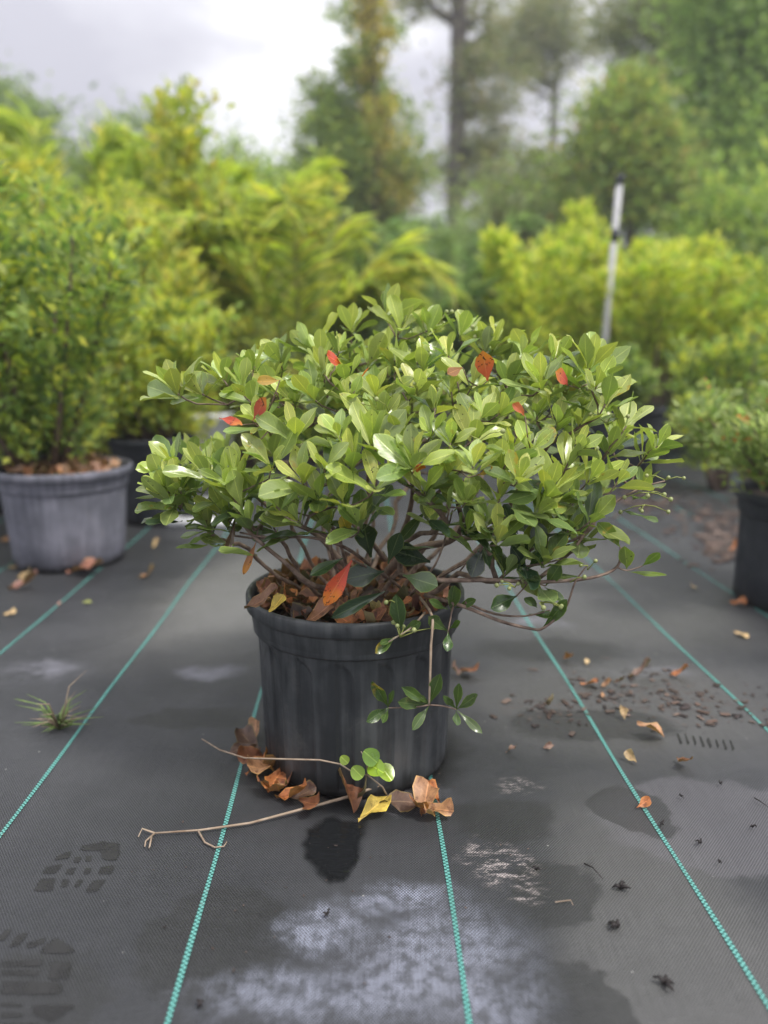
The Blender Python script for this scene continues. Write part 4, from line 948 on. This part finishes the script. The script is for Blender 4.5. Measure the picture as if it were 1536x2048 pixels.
# dark pots behind
def back_pot(px, ybase, r, h, label, cols=None, **k):
    c = G(px, ybase); Y = c.y+r; x = P(px, 1000, Y).x
    round_pot('plant_pot', (x, Y, .002), r, r*.84, h, M_potdark, label, False, POTS, n=40)
    return x, Y
x, Y = back_pot(312, 1058, .165, .33, 'dark blue black pot just behind the weathered grey one')
bush('potted_shrub', 0, Y, 560, .36, 7500, .045, YGc+GRc[:2], 'bright yellow green shrub in the dark pot behind the grey one', [.35, .25, .1, .05, .15, .1], 2, .31, 14, .1, xy=(x, Y))
x, Y = back_pot(-30, 1035, .22, .34, 'dark pot cut by the left edge behind the grey pot')
bush('potted_shrub', 0, Y, 330, .45, 8000, .045, GRc+YGc[:1], 'loose green shrub in the dark pot cut by the left edge', [.3, .3, .15, .1, .15], 3, .31, 14, .1, xy=(x, Y))
x, Y = back_pot(1240, 960, .21, .36, 'dark pot showing behind the right side of the glossy shrub')
bush('potted_shrub', 0, Y, 690, .24, 2200, .05, GRc, 'low green plant in the dark pot behind the right side of the glossy shrub', None, 4, .33, 10, .2, xy=(x, Y))
x, Y = back_pot(1150, 940, .2, .34, 'dark pot mostly hidden behind the glossy shrub')
x, Y = back_pot(560, 945, .2, .34, 'dark pot seen through the left branches of the glossy shrub')
x, Y = back_pot(680, 935, .2, .34, 'dark pot seen through the middle branches of the glossy shrub')
bush('potted_shrub', 0, Y, 640, .3, 3000, .05, DGc, 'dark green shrub standing straight behind the glossy shrub', None, 5, .31, 12, .1, xy=(x, Y))
# right edge pot
c = G(1625, 1236); x, Y = P(1640, 1000, c.y+.13).x, c.y+.13
round_pot('plant_pot', (x, Y, .002), .205, .185, .30, M_potdark, 'dark slate pot cut by the right edge', False, POTS)
bush('potted_shrub', 0, Y, 715, .30, 4600, .032, [(.20, .27, .10), (.26, .34, .12), (.13, .19, .07), (.30, .36, .14)]+GRc[:2]+[(.55, .20, .06)], 'wide low shrub with small leaves and some orange ones in the slate pot', [.26, .26, .1, .12, .12, .12, .02], 6, .28, 22, .25, spread=1.2, top_round=.45, xy=(x-.04, Y))

def B(px, Y, ytop, rad_, n, leaf, cols, label, seed, **k): return bush('background_shrub', px, Y, ytop, rad_, n, leaf, cols, label, None, seed, **k)
# left hedge of nursery stock
B(60, 4.4, 185, .75, 9000, .07, YGc, 'tall yellow green shrub at the far left behind the potted shrub', 10, group='nursery shrubs behind')
B(230, 5.2, 228, .8, 9000, .075, YGc[:3]+GRc[1:2], 'fresh green bushy plant left of the upright spiky reeds', 11, group='nursery shrubs behind')
B(420, 5.0, 205, .8, 9000, .08, YGc+OLc[:1], 'yellow green bush in the middle of the left hedge', 12, group='nursery shrubs behind')
B(330, 3.9, 420, .6, 7000, .06, YGc, 'lower lime green shrub before the left hedge', 13, group='nursery shrubs behind')
B(540, 6.0, 255, .8, 7000, .085, GRc+OLc[:2], 'olive green bush at the right end of the left hedge', 14, group='nursery shrubs behind')
B(-120, 5.5, 170, 1.0, 7000, .08, GRc, 'dark green shrub partly outside the left edge', 15, group='nursery shrubs behind')
B(480, 4.2, 640, .45, 4000, .05, OLc+DGc[:1], 'low olive shrub just left of the glossy shrub', 16, group='nursery shrubs behind')
B(620, 7.5, 400, .8, 5500, .09, OLc+GRc, 'olive bush below the slender columnar tree', 17, group='nursery shrubs behind')
# right hedge
RB = [(.42, .52, .045), (.34, .44, .045), (.22, .32, .04), (.48, .50, .08)]
B(1060, 5.2, 385, .48, 9000, .06, RB, 'bright lime shrub nearest the middle of the right hedge', 20, group='nursery shrubs behind', low=.3)
B(1165, 5.6, 365, .50, 9000, .06, RB, 'bright lime shrub in front of the white pipe', 21, group='nursery shrubs behind', low=.35)
B(1290, 5.0, 385, .50, 9000, .06, RB, 'bright lime shrub right of the white pipe with bare stems below', 22, group='nursery shrubs behind', low=.45)
B(1400, 5.4, 385, .55, 9000, .06, RB+GRc[:1], 'yellow green shrub over the low right potted plant', 23, group='nursery shrubs behind', low=.35)
B(1530, 4.8, 405, .55, 9000, .06, RB+GRc[1:2], 'yellow green shrub at the right edge', 24, group='nursery shrubs behind', low=.2)
B(1440, 3.6, 640, .35, 3500, .045, GRc+RB[:1], 'mid green shrub standing low before the right hedge', 25, group='nursery shrubs behind', low=.2)
B(1000, 7.0, 520, .7, 5000, .08, GRc, 'green shrub between the palms and the lime hedge', 26, group='nursery shrubs behind')
B(1340, 6.6, 560, .7, 5000, .08, DGc+GRc[:1], 'darker green shrub behind the bare stems', 27, group='nursery shrubs behind')
B(1180, 6.8, 560, .6, 4500, .08, DGc+GRc[:1], 'darker green shrub behind the lime shrub and pipe', 28, group='nursery shrubs behind')
B(1560, 7.5, 330, .9, 6000, .10, GRc, 'tall mid green shrub behind the hedge at the right edge', 29, group='nursery shrubs behind')
# palms with arching fronds
def palm(px, Y, ytop, n, reach, cols, label, seed, zb=0, leafl=.24, arch=.6, upright=1.0, lw=.020):
    c = P(px, 1000, Y); H = P(px, ytop, Y).z-zb; r_ = np.random.RandomState(seed+300); root = empty('palm_plant', (c.x, Y, zb), label, 'palm', 'arching palms and reeds behind')
    for k in range(n):
        q = r_.uniform(0, 2*np.pi); rc = reach*r_.uniform(.5, 1.1); hh = H*r_.uniform(.62, 1.02)*upright; ps = []
        for i in range(9):
            t = i/8; ps.append(Vector((math.cos(q)*rc*t**1.3, math.sin(q)*rc*t**1.3, hh*(math.sin(min(1, t*1.0)*math.pi*(.5+.22*arch*r_.uniform(.6, 1.3)))))))
        m_ = MB(); m_.tube(ps, [.011, .010, .009, .008, .006, .005, .004, .003, .002], 4)
        a = np.array([tuple(v) for v in ps]); m = 100; tt = np.linspace(.25, 1, m); idx = tt*8; i0 = np.minimum(idx.astype(int), 7); fr = (idx-i0)[:, None]
        pos = a[i0]*(1-fr)+a[i0+1]*fr; tan = a[i0+1]-a[i0]; tan /= np.linalg.norm(tan, axis=1)[:, None]
        side = np.cross(tan, [0, 0, 1.0]); side /= np.linalg.norm(side, axis=1)[:, None]+1e-6
        pos2 = np.vstack([pos, pos]); dr = np.vstack([side*.8+tan*.9, -side*.8+tan*.9])+np.array([0, 0, -.35])+r_.normal(size=(2*m, 3))*.12
        fr_ = m_.build('frond', M_twiggreen, root)
        foliage_mesh('leaflets', pos2.astype(np.float32), dr, leafl*np.concatenate([1.15-.7*np.abs(tt-.55)*1.4]*2), (pal(r_, 2*m, cols)*2.1+.03).astype(np.float32), M_bg, fr_, lw/leafl*1.0, seed+k)
    return root
palm(610, 4.6, 395, 18, 1.0, OLc+YGc[:1], 'yellowing palm with long drooping fronds left of centre', 1)
palm(520, 5.6, 300, 14, .9, YGc[:2]+OLc[:2], 'tall yellow green palm clump behind the drooping one', 2, arch=.4)
palm(400, 6.2, 235, 6, .5, YGc[:3], 'slender upright palm whose frond tips stand above the hedge', 3, arch=.35, leafl=.28)
palm(190, 6.4, 205, 5, .6, YGc+OLc[:1], 'thin reed like palm with one long leaning frond against the sky', 4, arch=.5, leafl=.26)
palm(730, 6.5, 470, 14, .9, BLc, 'blue green palm right below the columnar tree', 5)
palm(860, 7.2, 520, 14, .9, BLc+DGc[:1], 'dark blue green palm behind the top of the glossy shrub', 6)
palm(930, 8.4, 440, 12, 1.0, BLc, 'grey green palm below the big pine trunk', 7)
palm(790, 5.2, 570, 12, .7, DGc+BLc[:1], 'deep green low palm directly over the glossy shrub', 8)
# white pipe
pp = P(1204, 700, 4.75); pr = empty('standpipe', (pp.x, 4.75, 0), 'white plastic irrigation pipe with a black cap among the lime shrubs', 'pipe')
zt = P(1226, 368, 4.75).z; m_ = MB(); m_.tube([(0, 0, 0), (.015, 0, zt*.5), (.045, 0, zt)], .019, 12); m_.build('pipe', M_pipe, pr)
m_ = MB(); m_.tube([(.045, 0, zt), (.047, 0, zt+.05)], .024, 12); m_.build('cap', M_potdark, pr)
m_ = MB(); m_.tube([(.034, 0, zt*.80), (.0365, 0, zt*.80+.07)], .0235, 12); m_.build('collar', M_potdark, pr)
# white plastic items at the left behind
c = G(398, 1056); wt = empty('white_tray', (c.x, c.y+.12, 0), 'flat white plastic tray lying on the fabric left of the pot', 'tray')
m_ = MB(); m_.box((0, -.10, .018), (.24, .05, .03)); m_.build('front_edge', M_white, wt); m_ = MB(); m_.box((.115, .10, .018), (.03, .345, .03)); m_.build('side_edge', M_white, wt); m_ = MB(); m_.box((-.10, .12, .018), (.03, .385, .03)); m_.build('side_edge', M_white, wt)
m_ = MB(); m_.box((0, .31, .018), (.19, .03, .03)); m_.build('back_edge', M_white, wt); m_ = MB(); m_.box((0, .09, .007), (.19, .33, .006)); m_.build('tray_floor', M_potdark, wt)
bk = G(410, 960); m_ = MB(); m_.lathe([(.0002, .001), (.150, .001), (.155, .01), (.178, .30), (.188, .305), (.190, .33), (.178, .335), (.168, .30), (.15, .02), (.0002, .02)], 40)
bt = empty('white_bucket', (P(408, 1000, bk.y+.15).x, bk.y+.15, .002), 'white plastic bucket half hidden by the left branches', 'bucket'); bb = m_.build('bucket_body', M_white, bt); 
m_ = MB(); m_.tube([(-.19, 0, .315), (-.18, -.07, .22), (-.10, -.16, .16), (0, -.195, .15), (.10, -.16, .16), (.18, -.07, .22), (.19, 0, .315)], .004, 6); m_.build('handle', M_white, bt)

# ------------------------------------------------------------------ trees
def tree(name, px, Y, ybot_r, clumps, label, cols, seed, trunk=None, tr=(.2, .08), n=9000, leaf=.16, bark=M_trunk, flat=.75, width=.45, group='trees beyond the nursery', limbs=True, dens=1.0, cat='tree', weights=None):
    """clumps: (px, py, depth offset, radius in m)"""
    c = P(px, 695, Y); root = empty(name, (c.x, Y, 0), label, cat, group); r_ = np.random.RandomState(seed+700)
    zt = P(px, trunk if trunk is not None else min(q[1] for q in clumps), Y).z
    tp = [Vector((0, 0, 0))]; 
    for i in range(1, 9): tp.append(Vector((r_.normal()*.04*tr[0]*6*.4, r_.normal()*.05, zt*i/8)))
    m_ = MB(); m_.tube(tp, [tr[0]+(tr[1]-tr[0])*i/8 for i in range(9)], 10); m_.build('trunk', bark, root)
    lm = MB(); P_ = []; D_ = []; tot = sum(q[3]**2 for q in clumps)
    for (cx, cy, dy, rr) in clumps:
        cc = P(cx, cy, Y+dy)-Vector((c.x, Y, 0)); zb = max(.3, min(zt*.97, cc.z-abs(cc.x)*.5-.3*rr)); b = Vector((0, 0, zb)); i = min(7, int(zb/zt*8)); b = tp[i].lerp(tp[i+1], zb/zt*8-i)
        if limbs:
            mid = b.lerp(cc, .55)+Vector((0, 0, -.05*(cc-b).length)); lm = MB(); lm.tube([b, mid, cc], [tr[1]*.55+.02, tr[1]*.35+.015, .012], 5)
            for s in range(5):
                e = cc+Vector(r_.normal(size=3))*rr*.5; lm.tube([mid.lerp(cc, .6), e], [.02, .006], 4)
            lm.build('limb', bark, root)
        k = max(60, int(n*rr*rr/tot)); sub = max(5, int(11*dens)); sc = r_.normal(size=(sub, 3)); sc /= np.linalg.norm(sc, axis=1)[:, None]; sc *= rr*r_.uniform(.35, .95, (sub, 1)); sc[:, 2] *= flat
        j = r_.randint(0, sub, k); off = r_.normal(size=(k, 3))*rr*r_.choice([.16, .30, .46], (k, 1)); off[:, 2] *= flat
        P_.append(np.array(tuple(cc))+sc[j]+off); D_.append(sc[j]/rr+r_.normal(size=(k, 3))*.8+np.array([0, 0, .1]))
    p = np.vstack(P_); d = np.vstack(D_); p[:, 2] = np.maximum(p[:, 2], .1)
    foliage_mesh('crown', p.astype(np.float32), d, leaf, (pal(r_, len(p), cols, weights)*np.array([2.2, 2.05, 1.9])+[.05, .05, .045]).astype(np.float32), M_bg, root, width, seed)
    return root
# slender columnar tree with yellow climber
CLc = [(.10, .17, .045), (.15, .23, .06), (.20, .25, .06), (.07, .12, .035)]
cl = [(738+random.Random(i).uniform(-1, 1)*w, y, random.Random(i+40).uniform(-.4, .4), r*(.72 if y < 260 else .9)) for i, (y, w, r) in enumerate([(-30,30,.45),(20,38,.45),(60,44,.42),(110,40,.45),(150,55,.5),(190,70,.5),(230,70,.55),(270,80,.6),(310,85,.65),(350,85,.65),(390,85,.65),(430,85,.7),(470,85,.7),(140,25,.4),(250,50,.5),(330,60,.6),(410,70,.6)])]
cl += [(640,180,0,.28),(655,215,0,.42),(640,300,.2,.45),(660,260,0,.5),(650,370,0,.5),(690,420,0,.6),(740,420,0,.35),(745,330,0,.35)]
tree('columnar_tree', 735, 12, 0, cl, 'slender columnar tree with pointed green crown left of the big pine', CLc, 1, -60, (.14, .05), 24000, .085)
tree('climbing_vine', 752, 11.4, 0, [(745,20,0,.25),(750,70,0,.28),(742,130,0,.25),(765,220,0,.28),(775,290,0,.3),(790,350,0,.32),(800,400,0,.3),(735,-30,0,.3)], 'yellow olive climber growing up through the columnar tree', [(.24, .24, .06), (.30, .27, .07), (.20, .16, .06)], 2, -30, (.03, .02), 2200, .09, cat='vine')
# big pine
PNc = [(.085, .12, .055), (.12, .15, .065), (.15, .16, .08), (.06, .085, .045), (.17, .15, .10)]
tree('pine_tree', 905, 18, 0, [(960,120,0,.5),(945,200,0,.6),(975,270,0,.55),(1000,320,.2,.7),(960,350,0,.7),(840,-10,0,.6),(880,330,0,.3),(990,190,.4,.8),(930,160,0,.6),(1010,370,.6,.9),(890,372,0,.35),(960,30,0,.35),(905,-60,0,1.2),(940,310,0,.5),(975,60,0,.4)],
     'big dark pine with a thick straight trunk in the centre', PNc, 3, -140, (.22, .17), 8500, .17, width=.28)
tree('pine_tree', 1090, 24, 0, [(1010,90,0,1.1),(1060,60,.5,1.4),(1110,80,0,1.3),(1150,110,0,.9),(1040,120,0,1.1),(1090,30,0,1.2),(990,120,0,.7),(1080,130,0,1.0),(1130,50,0,1.0)],
     'umbrella shaped pine on a thin pale trunk right of the big pine', PNc[:3]+[(.16, .17, .09)], 4, 60, (.16, .11), 7500, .20, bark=M_trunkpale, flat=.6, width=.28)
tree('pine_tree', 1345, 16, 0, [(1290,60,0,.9),(1260,30,0,.7),(1330,20,0,.9),(1310,130,0,.6),(1290,180,0,.5),(1250,90,0,.4),(1370,120,0,.5),(1320,220,0,.45),(1340,-30,0,1.2),(1220,60,0,.35),(1300,260,0,.5)],
     'dark thin crowned pine with crooked limbs right of the conical tree', PNc[:4], 5, -60, (.13, .09), 6500, .15, width=.28)
tree('pine_tree', 1395, 15, 0, [(1400,30,0,.8),(1420,80,0,.6),(1380,200,0,.4),(1400,280,0,.45),(1370,-20,0,.9),(1365,300,0,.5)], 'second dark pine stem close beside the crooked one', PNc[:4], 6, -60, (.12, .07), 5000, .15, width=.28)
tree('broadleaf_tree', 1500, 13, 0, [(1500,40,0,1.0),(1470,110,0,.8),(1540,100,.3,1.0),(1460,190,0,.8),(1520,200,0,1.0),(1440,260,0,.75),(1500,290,0,1.0),(1450,350,0,.9),(1530,370,0,1.0),(1430,90,0,.5),(1480,-40,0,1.1),(1410,330,0,.7),(1560,-10,0,1.1),(1430,30,0,.6)],
     'full mid green leafy tree at the upper right edge', [(.12, .20, .055), (.17, .27, .07), (.08, .14, .04), (.20, .30, .09)], 7, -80, (.16, .07), 30000, .12)
tree('conical_tree', 1245, 11, 0, [(1250,150,0,.22),(1250,185,0,.36),(1230,225,0,.45),(1270,225,0,.42),(1215,270,0,.5),(1265,275,0,.5),(1300,280,0,.4),(1200,320,0,.5),(1250,330,0,.6),(1300,330,0,.5),(1190,370,0,.5),(1240,390,0,.6),(1300,390,0,.55),(1330,350,0,.4)],
     'broad conical green tree behind the white pipe', CLc+[(.24, .26, .07), (.30, .20, .09)], 8, 160, (.09, .03), 21000, .10, weights=[.22, .25, .22, .13, .14, .04])
for i, (px, Y, yt, w, lab, cols) in enumerate([(1080, 13, 300, 1.3, 'rounded grey green tree under the umbrella pine', PNc[:3]+GRc[:1]), (1400, 11, 400, 1.3, 'dense green tree base behind the right hedge', GRc), (1150, 14, 380, 1.0, 'dark rounded shrub tree left of the conical tree', DGc+GRc[:1]), (1540, 10, 380, 1.2, 'thick green growth at the right edge below the leafy tree', GRc),
        (1010, 15, 420, 1.3, 'low grey green thicket right of the bright sky gap', BLc), (930, 17, 470, 1.2, 'far low grey green thicket under the big pine', BLc), (700, 16, 480, 1.3, 'dark green thicket below the columnar tree', DGc+GRc[:1]), (560, 15, 330, 1.2, 'far green tree over the right end of the left hedge', GRc),
        (320, 18, 235, 1.3, 'far dark green tree top showing over the left hedge', DGc+GRc[:1]), (200, 16, 260, 1.2, 'far green tree hidden mostly behind the left hedge', GRc), (10, 15, 165, 1.0, 'dark rounded tree top at the upper left edge', DGc+GRc[:1]), (450, 17, 290, 1.3, 'far mid green tree behind the palms', GRc), (90, 17, 300, 1.2, 'far green tree low behind the tall left shrub', GRc)]):
    rr = random.Random(i+60); s = FPX/Y; c_ = []
    zt = (695-yt)
    for k in range(11):
        f = k/10; c_.append((px+rr.uniform(-1, 1)*w*s*.75*(1-.45*f), yt+w*s*.35+(1-f)*(690-yt-w*s*.3)*.8, rr.uniform(-.5, .5), w*rr.uniform(.5, .75)))
    tree('background_tree', px, Y, 0, c_, lab, cols, 20+i, yt+20, (.12, .04), 8500, .14)
# far wood closing the horizon
r_ = np.random.RandomState(77); n = 36000
x = r_.uniform(-34, 34, n); y = r_.uniform(27, 34, n); hz = 2.6+.7*np.sin(x*.55)+.5*np.sin(x*1.7+1)+.4*np.sin(x*3.9)
z = hz*r_.rand(n)**.7
fw = foliage_mesh('far_woods', np.stack([x, y, z], 1).astype(np.float32), r_.normal(size=(n, 3))+[0, 0, .5], .36, pal(r_, n, DGc+BLc), M_bg, None, .6, 9)
fw['kind'] = 'stuff'; tag(fw, 'low far woodland closing the view beneath the trees', 'woods')
print('tips', len(tips), 'leaves', len(LV), 'nodes', len(nodes))

# humid air
hm = bpy.data.materials.new('humid air'); hm.use_nodes = True; hn = hm.node_tree.nodes; hn.clear()
ho = hn.new('ShaderNodeOutputMaterial'); hv = hn.new('ShaderNodeVolumePrincipled'); hv.inputs['Density'].default_value = .005; hv.inputs['Color'].default_value = (.93, .95, 1, 1); hv.inputs['Anisotropy'].default_value = 0
hm.node_tree.links.new(hv.outputs[0], ho.inputs['Volume'])
mb = MB(); mb.box((0, 39, 7.5), (142, 106, 17)); hz = mb.build('haze', hm, None, False); hz['kind'] = 'stuff'; tag(hz, 'thin humid air in which the far trees turn slightly paler', 'haze')
